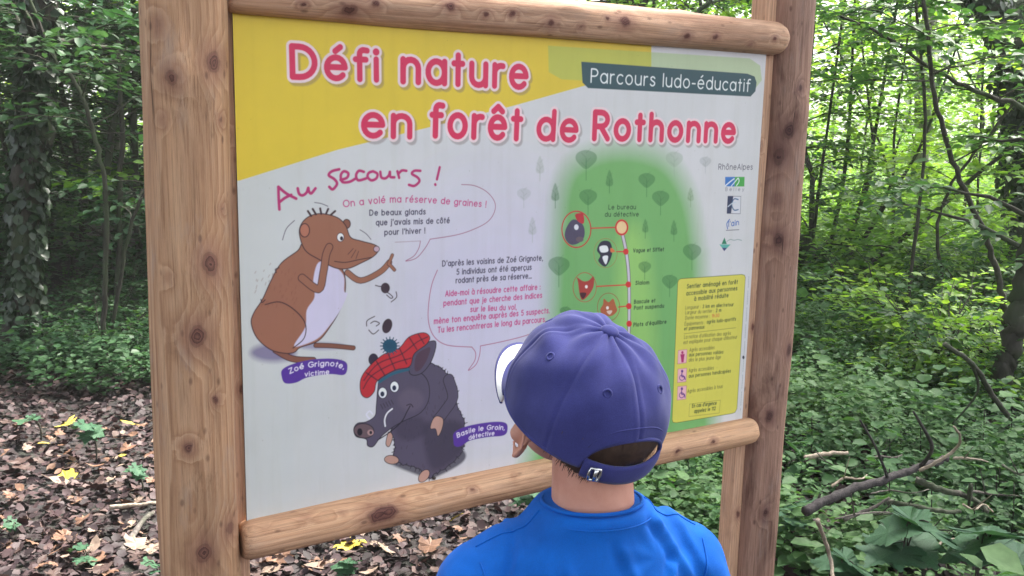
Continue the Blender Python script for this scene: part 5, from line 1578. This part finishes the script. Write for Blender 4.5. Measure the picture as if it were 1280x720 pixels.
# above the board
tree_thing('tree', stem_pts([(795, 120), (797, 20), (800, -40)], 11.0, 4.0, foot=True),
           'dark trunk showing just above the top rail', r0=.12, r1=.09, nbr=14, blen=2.0, size=.12, hmin=.4, mats=(BK_D, LF_B), nspr=10, slen=.8, seg=14)
tree_thing('leaning_tree', stem_pts([(842, 120), (862, 30), (885, 5), (905, -30)], 8.0, 2.0),
           'thin dark stem leaning right above the top rail', r0=.03, r1=.012, nbr=14, blen=1.1, size=.085, hmin=.5, mats=(BK_D, LF_A), nspr=7)

# thicket: saplings shared by shape; every copy its own tree
protos = []
for k in range(5):
    Hh = RNG.uniform(4.2, 6.2)
    P = [np.zeros(3)] + [np.array([RNG.normal() * .10 * q, RNG.normal() * .10 * q, Hh * q / 4]) for q in range(1, 5)]
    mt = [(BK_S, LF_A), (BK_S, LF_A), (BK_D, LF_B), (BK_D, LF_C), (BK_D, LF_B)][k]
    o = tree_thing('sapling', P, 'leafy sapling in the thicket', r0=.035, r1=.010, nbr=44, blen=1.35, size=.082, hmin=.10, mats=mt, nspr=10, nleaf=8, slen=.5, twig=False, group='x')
    o['mtype'] = k
    protos.append(o)
used = set()
def place_sap(k, x, y, sc, label, group):
    o = protos[k]
    loc_ = (x, y, float(gz(x, y)) - .03)
    rz = RNG.uniform(0, 6.28)
    if k not in used:
        used.add(k)
        o.location = loc_; o.rotation_euler = (0, 0, rz); o.scale = (sc, sc, sc); o['label'] = label; o['group'] = group
    else: copy_tree(o, loc_, rz, sc, label, group)
LB = {'r': ('bright green leafy sapling in the sunlit thicket right of the board', 'saplings of the bright thicket on the right'),
      'm': ('leafy sapling of the wood behind the board', 'saplings behind the board'),
      'l': ('dark green leafy sapling in the shaded thicket left of the board', 'saplings of the dark thicket on the left')}
def region(n, xr, yr, ks, key, smin=.8, smax=1.3, mind=.8):
    pts = []
    tries = 0
    while len(pts) < n and tries < 4000:
        tries += 1
        y = RNG.uniform(*yr); f = RNG.uniform(*xr); x = f * y          # xr is x/y: a bearing, so far ones spread wider
        if all((x - a) ** 2 + (y - b) ** 2 > mind ** 2 for a, b in pts): pts.append((x, y))
    for x, y in pts: place_sap(int(RNG.choice(ks)), x, y, RNG.uniform(smin, smax), *LB[key])
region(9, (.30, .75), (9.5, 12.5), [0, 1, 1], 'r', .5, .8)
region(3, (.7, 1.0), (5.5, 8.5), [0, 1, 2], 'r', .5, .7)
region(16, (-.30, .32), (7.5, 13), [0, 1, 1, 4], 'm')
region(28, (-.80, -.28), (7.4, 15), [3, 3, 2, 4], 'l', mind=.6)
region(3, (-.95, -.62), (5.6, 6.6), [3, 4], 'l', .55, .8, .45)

# far wood: foliage masses and trunks up to where nothing more can be told apart
far = MB(); n = 2400
y = RNG.uniform(21, 42, n); x = RNG.uniform(-1.0, 1.0, n) * y
keep = RNG.random(n) < np.where(x < 0, 1.0, .85); x, y = x[keep], y[keep]; n = len(x)
z = gz(x, y) + RNG.uniform(0, 1, n) ** 1.5 * np.where(x / y > .25, 7.0, 10.0)
c = np.c_[x, y, z]
m = 26
pos = (c[:, None] + RNG.normal(size=(n, m, 3)) * np.array([.9, .9, .42])).reshape(-1, 3)
a = RNG.uniform(0, 6.28, n * m)
leaves(far, pos, np.c_[np.cos(a), np.sin(a), RNG.normal(size=n * m) * .3 - .1], np.c_[RNG.normal(size=(n * m, 2)) * .4, np.ones(n * m)], RNG.uniform(.16, .34, n * m), 1.2,
       np.clip(np.repeat(RNG.random(n), m) * .7 + RNG.random(n * m) * .3, 0, 1), six=False)
o = link('distant_foliage', far.mesh('distant_foliage', LF_A)); tag(o, 'mass of distant green foliage closing the wood', 'foliage', kind='stuff')
for k in range(34):
    y = RNG.uniform(15, 30); x = RNG.uniform(-.75, .8) * y
    h_ = RNG.uniform(6, 9)
    P = [np.array([x, y, float(gz(x, y)) - .1])] + [np.array([x + RNG.normal() * .12 * q, y, h_ * q / 3]) for q in range(1, 4)]
    side = 'l' if x / y < -.3 else ('r' if x / y > .3 else 'm')
    tree_thing('tree', P, {'l': 'dark distant trunk deep in the wood at left', 'r': 'slim distant trunk deep in the bright wood at right', 'm': 'distant trunk deep in the wood behind the board'}[side],
               group={'l': 'distant trunks at left', 'r': 'distant trunks at right', 'm': 'distant trunks behind the board'}[side],
               r0=RNG.uniform(.035, .09), r1=.03, nbr=8, blen=1.5, size=.18, hmin=.5, mats=(BK_D if k % 3 else BK_G, LF_A), nspr=6, nleaf=7, slen=.9, twig=False, six=False, seg=8)
# tall canopy trees added mostly out of view: crowns shade the left, dim the sign
for k, (x, y) in enumerate([(-5.2, 6.5), (-3.6, 9.8), (-6.8, 10.5), (-3.9, 3.6), (-7.0, 3.0), (-6.2, 14.5), (-2.4, -2.6), (2.9, -2.2), (4.3, 2.2), (.4, -5.0), (4.9, 4.7), (-.9, -1.6)]):
    P = [np.array([x, y, -.1]), np.array([x + .1, y, 3.0]), np.array([x - .1, y + .1, 6.0]), np.array([x, y, 9.5])]
    tree_thing('tree', P, 'tall canopy tree with a high spreading crown, added to shade the wood and sign', group='tall canopy trees', r0=.16, r1=.05, nbr=44, blen=3.5, size=.13, hmin=.42, mats=(BK_D, LF_C if x < 0 else LF_B), nspr=16, nleaf=9, slen=.9, twig=False, six=False, seg=12)

# ------------------------------------------------------------------ undergrowth
herb = MB()
def herb_patch(n, sampler, hmax, size, nl, six=True):
    x, y = sampler(n)
    gap = np.sin(x * 5.1 + 2 * np.sin(y * 3.3)) * np.cos(y * 4.3 - x * 1.7)
    kp = gap + RNG.normal(size=len(x)) * .35 > -.45; x, y = x[kp], y[kp]; n = len(x)
    z0 = gz(x, y)
    h = hmax * RNG.uniform(.2, 1, n) * (.65 + .55 * (.5 + .5 * np.sin(x * 1.9 + y * 2.7)))
    base = np.c_[x, y, z0]
    m = nl
    t = RNG.uniform(.25, 1, (n, m))
    lean = RNG.normal(size=(n, 1, 2)) * .25
    P = base[:, None] + np.concatenate([lean * (t * h[:, None])[..., None], (t * h[:, None])[..., None]], -1)
    a = RNG.uniform(0, 6.28, (n, m))
    ax = np.stack([np.cos(a), np.sin(a), RNG.uniform(-.35, .35, (n, m))], -1)
    P = P + ax * (.12 * h[:, None] * RNG.uniform(.1, .8, (n, m)))[..., None]
    nr = RNG.normal(size=(n, m, 3)) * .28 + [0, 0, 1]
    patch = .5 + .5 * np.sin(x * 2.3 + 1.7 * np.sin(y * 1.9)) * np.cos(y * 1.7 + x)
    rnd = np.clip(patch[:, None] * .5 + RNG.random((n, 1)) * .3 + RNG.random((n, m)) * .25, 0, 1)
    leaves(herb, P.reshape(-1, 3), ax.reshape(-1, 3), nr.reshape(-1, 3), (size * RNG.uniform(.55, 1.25, (n, m))).ravel(), RNG.uniform(.9, 1.6, n * m), rnd.ravel(), six)
def samp_right(n):
    y = RNG.uniform(2.3, 9.5, n * 2) ; x = RNG.uniform(.08, .85, n * 2) * y + .05
    edge = .42 + .12 * np.sin(y * 1.3)
    k = (x > edge + RNG.normal(size=2 * n) * .15) & ~((y < 2.85) & (x < 1.08))
    return x[k][:n], y[k][:n]
def samp_mid(n):
    y = RNG.uniform(4.0, 11, n); x = RNG.uniform(-.35, .38, n) * y
    return x, y
def samp_left(n):
    y = 4.75 + np.abs(RNG.normal(size=n)) * 1.6; x = RNG.uniform(-.85, -.25, n) * y
    return x, y
herb_patch(9500, samp_right, .30, .032, 12)
herb_patch(700, samp_right, .5, .085, 5)
herb_patch(1800, samp_right, .55, .026, 16)
herb_patch(1500, samp_right, .45, .055, 7)
herb_patch(900, samp_right, .14, .070, 5)
herb_patch(4200, samp_mid, .30, .042, 10)
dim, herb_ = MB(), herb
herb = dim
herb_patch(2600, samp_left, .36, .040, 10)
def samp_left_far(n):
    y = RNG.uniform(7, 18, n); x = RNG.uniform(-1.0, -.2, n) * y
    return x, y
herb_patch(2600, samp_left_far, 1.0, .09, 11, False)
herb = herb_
o = link('shaded_undergrowth', dim.mesh('shaded_undergrowth', LF_C)); tag(o, 'green herbs and seedlings darkened in colour as if shaded, under the left thicket', 'undergrowth', kind='stuff')  # darker leaf colour stands in for shade under the thicket
def samp_far(n):
    y = RNG.uniform(8, 16, n); x = RNG.uniform(-.8, .85, n) * y
    return x, y
herb_patch(1500, samp_far, .75, .10, 9, False)
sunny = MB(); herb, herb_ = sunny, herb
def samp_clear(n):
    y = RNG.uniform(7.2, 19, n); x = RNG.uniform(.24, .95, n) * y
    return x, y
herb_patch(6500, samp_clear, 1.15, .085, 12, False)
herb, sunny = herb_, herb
o = link('bramble_bank', sunny.mesh('bramble_bank', LF_A)); tag(o, 'yellow green brambles and seedlings lightened in colour as if sunlit, covering the clearing behind the coppice', 'undergrowth', kind='stuff')  # lighter leaf colour stands in for sun on this bank
o = link('undergrowth', herb.mesh('undergrowth', LF_H)); tag(o, 'low green undergrowth of herbs, nettles and ivy on the forest floor', 'undergrowth', kind='stuff')

# shrubs: low leafy bushes, individually placed
bush = []
for k in range(3):
    r_ = empty('shrub', (0, 0, 0)); tb = MB(); cr = MB()
    for q in range(16):
        a = RNG.uniform(0, 6.28); L = RNG.uniform(.5, 1.05); e = RNG.uniform(.5, 1.25)
        d = np.array([math.cos(a) * math.cos(e), math.sin(a) * math.cos(e), math.sin(e)])
        t = np.linspace(0, 1, 5)[:, None]
        B = d * L * t + np.array([0, 0, -.25 * L]) * t ** 2 + RNG.normal(size=(5, 3)) * .012
        tb.tube(B, np.linspace(.008, .002, 5), 5, caps=False)
        ft = RNG.uniform(.8, 3.99, 7); ii = ft.astype(int); s_ = B[ii] + (B[ii + 1] - B[ii]) * (ft - ii)[:, None]
        aa = a + RNG.uniform(-1.3, 1.3, 7)
        sprays(cr, s_, np.c_[np.cos(aa), np.sin(aa), RNG.uniform(-.2, .5, 7)], RNG.uniform(.2, .42, 7), 8, .07, shade=np.full(7, RNG.random()), twigs=tb)
    link('stems', tb.mesh('stems', BK_S), r_); link('foliage', cr.mesh('foliage', [LF_B, LF_A, LF_C][k]), r_)['kind'] = 'stuff'
    bush.append(r_); r_['category'] = 'shrub'
ub = set()
def place_bush(k, x, y, sc, label, group):
    loc_ = (x, y, float(gz(x, y)) - .02); rz = RNG.uniform(0, 6.28)
    if k not in ub:
        ub.add(k); o = bush[k]; o.location = loc_; o.rotation_euler = (0, 0, rz); o.scale = (sc,) * 3; o['label'] = label; o['group'] = group
    else: copy_tree(bush[k], loc_, rz, sc, label, group)
for q in range(13):
    y = RNG.uniform(5.4, 7.8); place_bush(2 if q % 3 else 0, RNG.uniform(-.75, -.27) * y, y, RNG.uniform(.35, .75), 'dark low shrub at the edge of the left thicket', 'low shrubs at left')
for q in range(26):
    y = RNG.uniform(4.9, 9.5); place_bush(1 if q % 2 else 0, RNG.uniform(.36, .66) * y, y, RNG.uniform(.6, 1.0), 'light green low shrub in the undergrowth at right', 'low shrubs at right')
for q in range(12):
    y = RNG.uniform(5.6, 9.0); place_bush(int(RNG.integers(3)), RNG.uniform(-.25, .27) * y, y, RNG.uniform(.7, 1.1), 'leafy low shrub behind the board', 'low shrubs behind the board')

# ------------------------------------------------------------------ leaf litter
LIT = leaf_mat('litter', [(0.016, 0.010, 0.011), (0.034, 0.020, 0.024), (0.058, 0.035, 0.040), (0.085, 0.052, 0.056), (0.14, 0.092, 0.088)], .08, (1.2, 1.0, .8), .6, .35)
LIT_Y = plain_mat('yellow_leaf', (0.56, 0.45, 0.07), .55, (0.45, 0.33, 0.05), 60)
LIT_O = plain_mat('tan_leaf', (0.24, 0.13, 0.08), .6, (0.13, 0.070, 0.050), 50)
LIT_B = plain_mat('buff_leaf', (0.32, 0.235, 0.18), .6, (0.19, 0.135, 0.105), 50)
LIT_K = plain_mat('dark_leaf', (0.10, 0.060, 0.052), .6, (0.05, 0.03, 0.027), 50)
lt = MB()
TC = np.array([[0, 0, 0], [.30, .22, .13], [.36, .58, .22], [.02, 1, .10], [-.34, .62, .02], [-.28, .2, .10]])
def litter(n, xs, ys, size, zoff=.006):
    z = gz(xs, ys) + zoff + RNG.random(n) * .022
    a = RNG.uniform(0, 6.28, n)
    ax = np.c_[np.cos(a), np.sin(a), RNG.normal(size=n) * .28]
    nr = np.c_[RNG.normal(size=(n, 2)) * .55, np.ones(n)]
    tpl = TC
    V = leaf_arrays(np.c_[xs, ys, z], ax, nr, size * RNG.uniform(.55, 1.3, n), RNG.uniform(.8, 1.5, n), tpl)
    lt.add(V, [leaf_faces(n, tpl, F6)], np.repeat(RNG.random(n) ** 1.5, 6))
n = 36000; ys = RNG.uniform(1.6, 5.5, n); xs = RNG.uniform(-1.15, .45, n) * ys
litter(n, xs, ys, .034)
n = 5000; ys = RNG.uniform(2.2, 9, n); xs = RNG.uniform(.2, .9, n) * ys; litter(n, xs, ys, .055)
o = link('leaf_litter', lt.mesh('leaf_litter', LIT)); tag(o, 'brown carpet of dead leaves on the ground', 'leaf litter', kind='stuff')
# separate leaves that show: five lobed or oval shapes
def one_leaf(tpl, mat, curl, L, seed):
    r = np.random.default_rng(seed)
    V = tpl.copy(); V = V + r.normal(size=V.shape) * .02; V[:, 2] += curl * (V[:, 0] ** 2 * 1.6 + (V[:, 1] - .5) ** 2)
    n = len(V); c = V.mean(0) * [0, 1, 1] - [0, 0, .04]
    V = np.vstack([V, c]) * L
    F = np.array([[k, (k + 1) % n, n] for k in range(n)])
    m_ = MB(); m_.add(V, [F]); m_.tube([V[0], V[0] + np.array([.02, -.28, .05]) * L], [.0012, .0008], 4)
    return m_.mesh('fallen_leaf', mat, smooth=False)
OV = np.array([[0, 0, 0], [.16, .1, .02], [.27, .3, .04], [.28, .52, .03], [.2, .76, .02], [0, 1, 0], [-.2, .76, .03], [-.27, .5, .05], [-.26, .28, .03], [-.14, .08, .01]])
shapes = {}
for mname, mt in (('y', LIT_Y), ('o', LIT_O), ('b', LIT_B), ('k', LIT_K)):
    shapes[mname] = [one_leaf(TL, mt, .25, .085, 1), one_leaf(OV, mt, .5, .07, 2), one_leaf(OV, mt, -.35, .062, 3), one_leaf(TL, mt, -.2, .07, 5)]
def fallen(px, py, kind, shp, sc, label, group=None):
    p = ground_at(px, py); 
    for _ in range(3):
        r = ray(px, py); k = (float(gz(p[0], p[1])) + .03 - CAMZ) / r[2]; p = np.array([r[0] * k, r[1] * k, float(gz(r[0] * k, r[1] * k)) + .03])
    o = link('fallen_leaf', shapes[kind][shp], None, p, (RNG.normal() * .3 + .15, RNG.normal() * .3, RNG.uniform(0, 6.28)))
    o.scale = (sc,) * 3
    tag(o, label, 'leaf', group)
for a_ in [(77, 534, 'y', 0, 1.15, 'largest bright yellow fallen leaf, at the left near the thicket'), (92, 597, 'y', 3, 1.3, 'yellow fallen leaf lying below the largest yellow one'),
           (168, 532, 'y', 1, 1.0, 'small yellow leaf on the litter close to the left post'), (155, 572, 'y', 1, .9, 'pale yellow curled leaf between the large yellow leaf and the post'),
           (62, 553, 'y', 2, .8, 'small yellow leaf just below left of the largest yellow one'), (194, 577, 'b', 1, 1.1, 'whitish leaf standing up beside the left post'),
           (437, 674, 'y', 3, 1.3, 'yellow green leaf under the bottom rail'), (565, 648, 'y', 2, 1.0, 'small yellow leaf on the litter beside the boy'),
           (530, 690, 'o', 0, .9, 'large orange brown leaf on the ground left of the boy'), (345, 700, 'o', 3, 1.0, 'orange brown leaf beneath the left end of the bottom rail'),
           (485, 692, 'b', 0, .9, 'large buff lobed leaf under the middle of the board'), (408, 708, 'b', 2, 1.3, 'pale buff curled leaf at the bottom under the rail'),
           (60, 600, 'b', 1, 1.4, 'long buff leaf on the litter at the left edge'), (150, 550, 'o', 1, 1.1, 'tan leaf leaning against the thicket edge'),
           (115, 708, 'b', 2, 1.0, 'round cream leaf at the bottom left'), (72, 672, 'o', 3, 1.3, 'tan lobed leaf at the lower left')]:
    fallen(*a_)
r3 = np.random.default_rng(12)
for q in range(190):
    if q % 3: px, py = r3.uniform(0, 196), r3.uniform(525, 718)
    else: px, py = r3.uniform(305, 640), r3.uniform(650, 718)
    kd = r3.choice(['o', 'b', 'k', 'k', 'o'])
    side = 'in the litter left of the left post' if px < 250 else 'in the litter under the board'
    colr = {'o': 'tan', 'b': 'buff', 'k': 'dark brown'}[kd]
    fallen(px, py, kd, int(r3.integers(4)), r3.uniform(.45, .85), '%s dead leaf lying loose %s' % (colr, side), '%s leaves %s' % (colr, side))

# ------------------------------------------------------------------ dead branches
def branch(name, pix, rad, mat, label, subs=(), lift=None, cat='branch'):
    P = []
    if lift is None: lift = .02 if pix[0][0] < 700 else .20
    for q in pix:
        px, py, h = q
        r = ray(px, py); p = None
        k = (h + lift - CAMZ) / r[2]; P.append(np.array([r[0] * k, r[1] * k, h + lift]))
    b = P[0].copy()
    mb = MB(); C = catmull(np.array(P) - b, 6); C[1:-1] += RNG.normal(size=(len(C) - 2, 3)) * rad[0] * .15
    mb.tube(C, np.linspace(rad[0], rad[1], len(C)), 9, .08)
    o = link(name, mb.mesh(name, mat), None, b)
    tag(o, label, cat)
    for sp, sr in subs:
        Q = []
        for (px, py, h) in sp:
            r = ray(px, py); k = (h + lift - CAMZ) / r[2]; Q.append(np.array([r[0] * k, r[1] * k, h + lift]) - b)
        m2 = MB(); m2.tube(catmull(Q, 5), np.linspace(sr, sr * .4, (len(Q) - 1) * 5 + 1), 6, .06)
        link('side_twig', m2.mesh('side_twig', mat), o)
    return o
branch('fallen_branch', [(1006, 640, .10), (1035, 625, .12), (1070, 610, .14), (1110, 598, .15), (1150, 584, .17), (1185, 574, .19)], (.016, .010), BK_D2,
       'thick dark fallen branch lying across the undergrowth right of the post', [([(1110, 598, .15), (1095, 560, .3), (1075, 525, .45)], .006), ([(1150, 584, .17), (1165, 560, .28), (1150, 528, .42), (1142, 515, .48)], .008)])
branch('fallen_branch', [(1110, 628, .05), (1140, 632, .08), (1170, 638, .07), (1200, 640, .05)], (.010, .006), BK_L, 'slender brown branch on the ground below the thick one')
branch('fallen_branch', [(1145, 600, .12), (1175, 612, .11), (1212, 622, .08), (1236, 640, .05)], (.013, .007), BK_L, 'brown forked branch lying beyond the maple leaves', [([(1212, 622, .08), (1214, 606, .16), (1210, 640, .02)], .009)])
branch('stick', [(1022, 650, .22), (1030, 672, .14), (1038, 700, .06), (1042, 730, .02)], (.006, .005), BK_P, 'pale peeled stick standing beside the right post')
branch('stick', [(1006, 573, .10), (1030, 568, .12), (1060, 566, .12)], (.010, .006), BK_P, 'short pale stick in the herbs near the right post')
branch('stick', [(1150, 588, .20), (1170, 578, .24), (1196, 560, .30), (1200, 545, .36), (1192, 533, .40)], (.006, .003), BK_P, 'pale curved twig rising from the fallen branch')
branch('stick', [(1055, 650, .05), (1090, 635, .08), (1112, 622, .12)], (.006, .004), BK_L, 'thin brown stick under the thick branch')
branch('stick', [(138, 634, .01), (165, 632, .015), (196, 628, .02)], (.009, .006), BK_P, 'straight brown stick lying in the litter by the left post')
branch('stick', [(150, 690, .01), (180, 650, .02), (192, 640, .02)], (.012, .007), BK_L, 'dark stick on the litter at the foot of the left post')
branch('stick', [(640, 690, .02), (675, 660, .05)], (.005, .003), BK_L, 'thin dark twig on the ground beside the boy')
branch('fallen_branch', [(1180, 430, .5), (1215, 455, .42), (1245, 500, .25), (1260, 520, .12)], (.009, .011), BK_D, 'dark leaning broken branch against the mossy trunk', [([(1215, 455, .42), (1222, 490, .3), (1190, 530, .15)], .007)])
r6 = np.random.default_rng(21)
for q in range(14):
    px, py = r6.uniform(1010, 1260), r6.uniform(545, 690); a = r6.uniform(-.5, .5); L_ = r6.uniform(30, 75); h = r6.uniform(.0, .14)
    pts_ = [(px + L_ * t * math.cos(a) + r6.normal() * 2, py + L_ * t * math.sin(a) * .6 + r6.normal() * 3, h + r6.uniform(0, .05)) for t in (0, .35, .7, 1)]
    mid_ = pts_[1]
    o = branch('twig', pts_, (r6.uniform(.003, .006), .002), BK_L if q % 3 else BK_P, 'thin dead twig tangled in the herbs right of the board', [([mid_, (mid_[0] + r6.uniform(-15, 25), mid_[1] - r6.uniform(12, 30), mid_[2] + .12)], .0025)])
    o['group'] = 'thin twigs in the herbs at right'
# low rail of rotting poles on stumps at the left
P0, P1 = at(28, 472, 5.9), at(215, 462, 5.6)
fb = empty('old_pole_fence', ((P0[0] + P1[0]) / 2, (P0[1] + P1[1]) / 2, 0)); tag(fb, 'low dark rotting pole barrier behind the leaf litter at left', 'fence')
off_ = np.array([fb.location.x, fb.location.y, 0])
for (a, b, r_) in ((at(40, 470, 5.9), at(215, 463, 5.6), .026), (at(80, 490, 5.8), at(215, 480, 5.65), .016)):
    mb = MB(); C = catmull([a - off_, (a + b) / 2 - off_ + [0, 0, .012], b - off_], 8); mb.tube(C, r_, 10, .1); link('rail', mb.mesh('rail', BK_D), fb)
for px in (65, 212):
    a = at(px, 462, 5.85); mb = MB(); mb.tube([[a[0], a[1], -.05], [a[0] + .01, a[1], a[2] * .5], [a[0], a[1], a[2] + .03]], [.06, .052, .045], 12, .1)
    mb.V = [v - off_ for v in mb.V]; link('post', mb.mesh('post', BK_D), fb)

# ------------------------------------------------------------------ nearby plants with leaves one can pick apart
def big_leaf(tpl, mat, L, seed, veins=True):
    """lobed leaf with a recessed midrib and side lobes, 24 triangles or so"""
    r = np.random.default_rng(seed)
    n = len(tpl)
    V = tpl + r.normal(size=tpl.shape) * .003; V[:, 2] += .05 * np.sin(V[:, 0] * 7 + seed) + .04 * np.sin(V[:, 1] * 6 + seed * 2)
    mid = np.array([[0, .30, -.015], [0, .62, -.045]])
    V = np.vstack([V, mid]) * L
    F = []
    for k in range(n):
        a, b = k, (k + 1) % n
        my = (V[a, 1] + V[b, 1]) / 2 / L
        F.append((a, b, n if my < .46 else n + 1))
    # join the two centre points
    F = np.array(F)
    m_ = MB(); m_.add(V, [F], r.random())
    sw_ = [k for k in range(n) if (F[k][2] != F[(k + 1) % n][2])]
    for k in sw_: m_.add(V[[F[k][1], n, n + 1]], [np.array([[0, 1, 2]])], r.random())
    return m_.mesh('leaf', mat, smooth=True)
BL = [big_leaf(TLT, LF_M, 1.0, s_) for s_ in range(4)]
BO = [big_leaf(OV, LF_H, 1.0, s_) for s_ in range(3)]
def leafy_plant(px, py, stem_h, lvs, label, name='seedling', meshes=BL, cat='plant'):
    """lvs: (photo px, py, height, length, yaw) for each leaf"""
    W_ = []
    for (lx, ly, h, L_, yaw) in lvs:
        r = ray(lx, ly); W_.append(r * ((h - CAMZ) / r[2]) + [0, 0, CAMZ])
    W_ = np.array(W_); b = W_.mean(0); b[1] += .03; stem_h = b[2] - .035; b[2] = float(gz(b[0], b[1])); stem_h -= b[2]
    o = empty(name, b); tag(o, label, cat)
    tip = np.array([0, 0, max(stem_h, .02)])
    mb = MB(); mb.tube(catmull([[0, 0, -.02], [.01, 0, stem_h * .5], tip], 4), [.004] * 8 + [.003], 6); link('stem', mb.mesh('stem', BK_S), o)
    for q, (lx, ly, h, L_, yaw) in enumerate(lvs):
        r = ray(lx, ly); k = (h - CAMZ) / r[2]; p = np.array([r[0] * k, r[1] * k, h]) - b
        d = np.array([math.cos(yaw), math.sin(yaw), 0])
        base = p - d * L_ * .5
        if px < 250: L_ *= .68
        l_ = link('leaf', meshes[q % len(meshes)], o, base, (RNG.normal() * .12 - .12, RNG.normal() * .18, yaw - math.pi / 2)); l_.scale = (L_,) * 3
        mb = MB(); mb.tube(catmull([tip * .8, (tip + base) / 2 + [0, 0, .02], base], 4), .0018, 5); link('petiole', mb.mesh('petiole', BK_S), o)
    return o
leafy_plant(1150, 700, .38, [(1118, 648, 0.50, .16, 2.9), (1168, 650, 0.50, .16, .4), (1108, 690, 0.42, .15, 3.6), (1150, 678, 0.43, .14, -1.2)], 'maple seedling with broad blue-green lobed leaves at the lower right')
leafy_plant(1240, 700, .38, [(1208, 666, 0.46, .17, 3.1), (1238, 656, 0.49, .16, 1.0), (1262, 690, 0.43, .16, -.8), (1222, 705, 0.40, .14, -2.0)], 'maple seedling in the bottom right corner')
leafy_plant(1060, 720, .14, [(1040, 700, .18, .13, 2.6), (1075, 698, .2, .13, .3), (1060, 715, .16, .12, -1.4)], 'small lobed seedling near the foot of the right post')
leafy_plant(990, 640, .16, [(992, 628, .2, .12, 2.0), (1000, 648, .18, .12, -.4), (985, 655, .16, .1, 3.5)], 'small seedling tucked against the right post')
leafy_plant(38, 535, .12, [(36, 522, .14, .13, 1.8), (50, 520, .14, .1, .3)], 'broad leaved seedling at the left edge of the litter')
leafy_plant(105, 540, .14, [(98, 530, .15, .15, 2.6), (118, 528, .17, .15, .5), (108, 545, .12, .13, -1.5), (125, 540, .13, .11, -.3)], 'lobed green seedling beside the largest yellow leaf')
leafy_plant(170, 592, .08, [(160, 585, .10, .10, 2.6), (180, 584, .11, .10, .5), (172, 596, .08, .08, -1.5)], 'little green seedling in the litter close to the left post')
leafy_plant(100, 690, .07, [(92, 684, .08, .08, 2.6), (110, 682, .09, .08, .4), (98, 702, .07, .07, -1.7), (118, 700, .06, .06, -.6)], 'ivy sprig on the litter at the lower left')
leafy_plant(198, 705, .06, [(198, 700, .08, .09, .8), (190, 712, .07, .07, 3.0)], 'green seedling at the foot of the left post')
leafy_plant(432, 708, .05, [(424, 704, .07, .07, 2.8), (440, 702, .07, .07, .3), (432, 713, .05, .06, -1.5)], 'green three leaved seedling in the litter under the board')
leafy_plant(14, 660, .06, [(8, 655, .08, .08, 2.6), (22, 652, .08, .08, .4)], 'small green sprig at the left edge of the picture')
leafy_plant(668, 620, .12, [(660, 610, .16, .12, 2.4), (682, 612, .15, .12, .4), (672, 624, .12, .1, -1.4), (650, 622, .12, .1, 3.3)], 'ivy seedling just below the rail beside the boy', meshes=BL)
r4 = np.random.default_rng(3)
for q in range(26):
    px = r4.uniform(985, 1275); py = r4.uniform(560, 715)
    if q > 18: px = r4.uniform(800, 930)
    b_ = ground_at(px, py)
    o = empty('herb', b_); tag(o, 'broad leaved herb standing out of the green cover %s' % ('below the bottom rail behind the boy' if q > 18 else 'right of the board'), 'plant')
    hh = r4.uniform(.16, .30)
    mb = MB(); mb.tube(catmull([[0, 0, -.02], [.008, .005, hh * .5], [0, .01, hh]], 4), .0022, 5); link('stem', mb.mesh('stem', BK_S), o)
    for a in range(7):
        t = a * 2.4; zz = hh * (.45 + .55 * a / 6); L_ = r4.uniform(.045, .08)
        l_ = link('leaf', BO[a % 3], o, (.012 * math.cos(t), .012 * math.sin(t), zz), (r4.normal() * .2 - .15, r4.normal() * .25, t - math.pi / 2)); l_.scale = (L_,) * 3
    o['group'] = 'herbs below the bottom rail' if q > 18 else 'broad leaved herbs at right'


# ------------------------------------------------------------------ thin haze volume added to lift dark tones and soften the distance
bm = bmesh.new(); bmesh.ops.create_cube(bm, size=1)
for v in bm.verts: v.co = Vector((v.co.x * 330, v.co.y * 330 + 70, -1.6 + (v.co.z + .5) * 19.6))
me = bpy.data.meshes.new('haze'); bm.to_mesh(me); bm.free()
hm, nt, out = newmat('haze_air')
pv = N(nt, 'ShaderNodeVolumePrincipled'); pv.inputs['Color'].default_value = (0.95, 0.97, 0.96, 1); pv.inputs['Density'].default_value = 0.0024; pv.inputs['Anisotropy'].default_value = 0.3
nt.links.new(pv.outputs[0], out.inputs['Volume'])
me.materials.append(hm)
o = link('haze', me); tag(o, 'thin pale haze added to lift the dark tones of the wood', 'haze', kind='stuff')
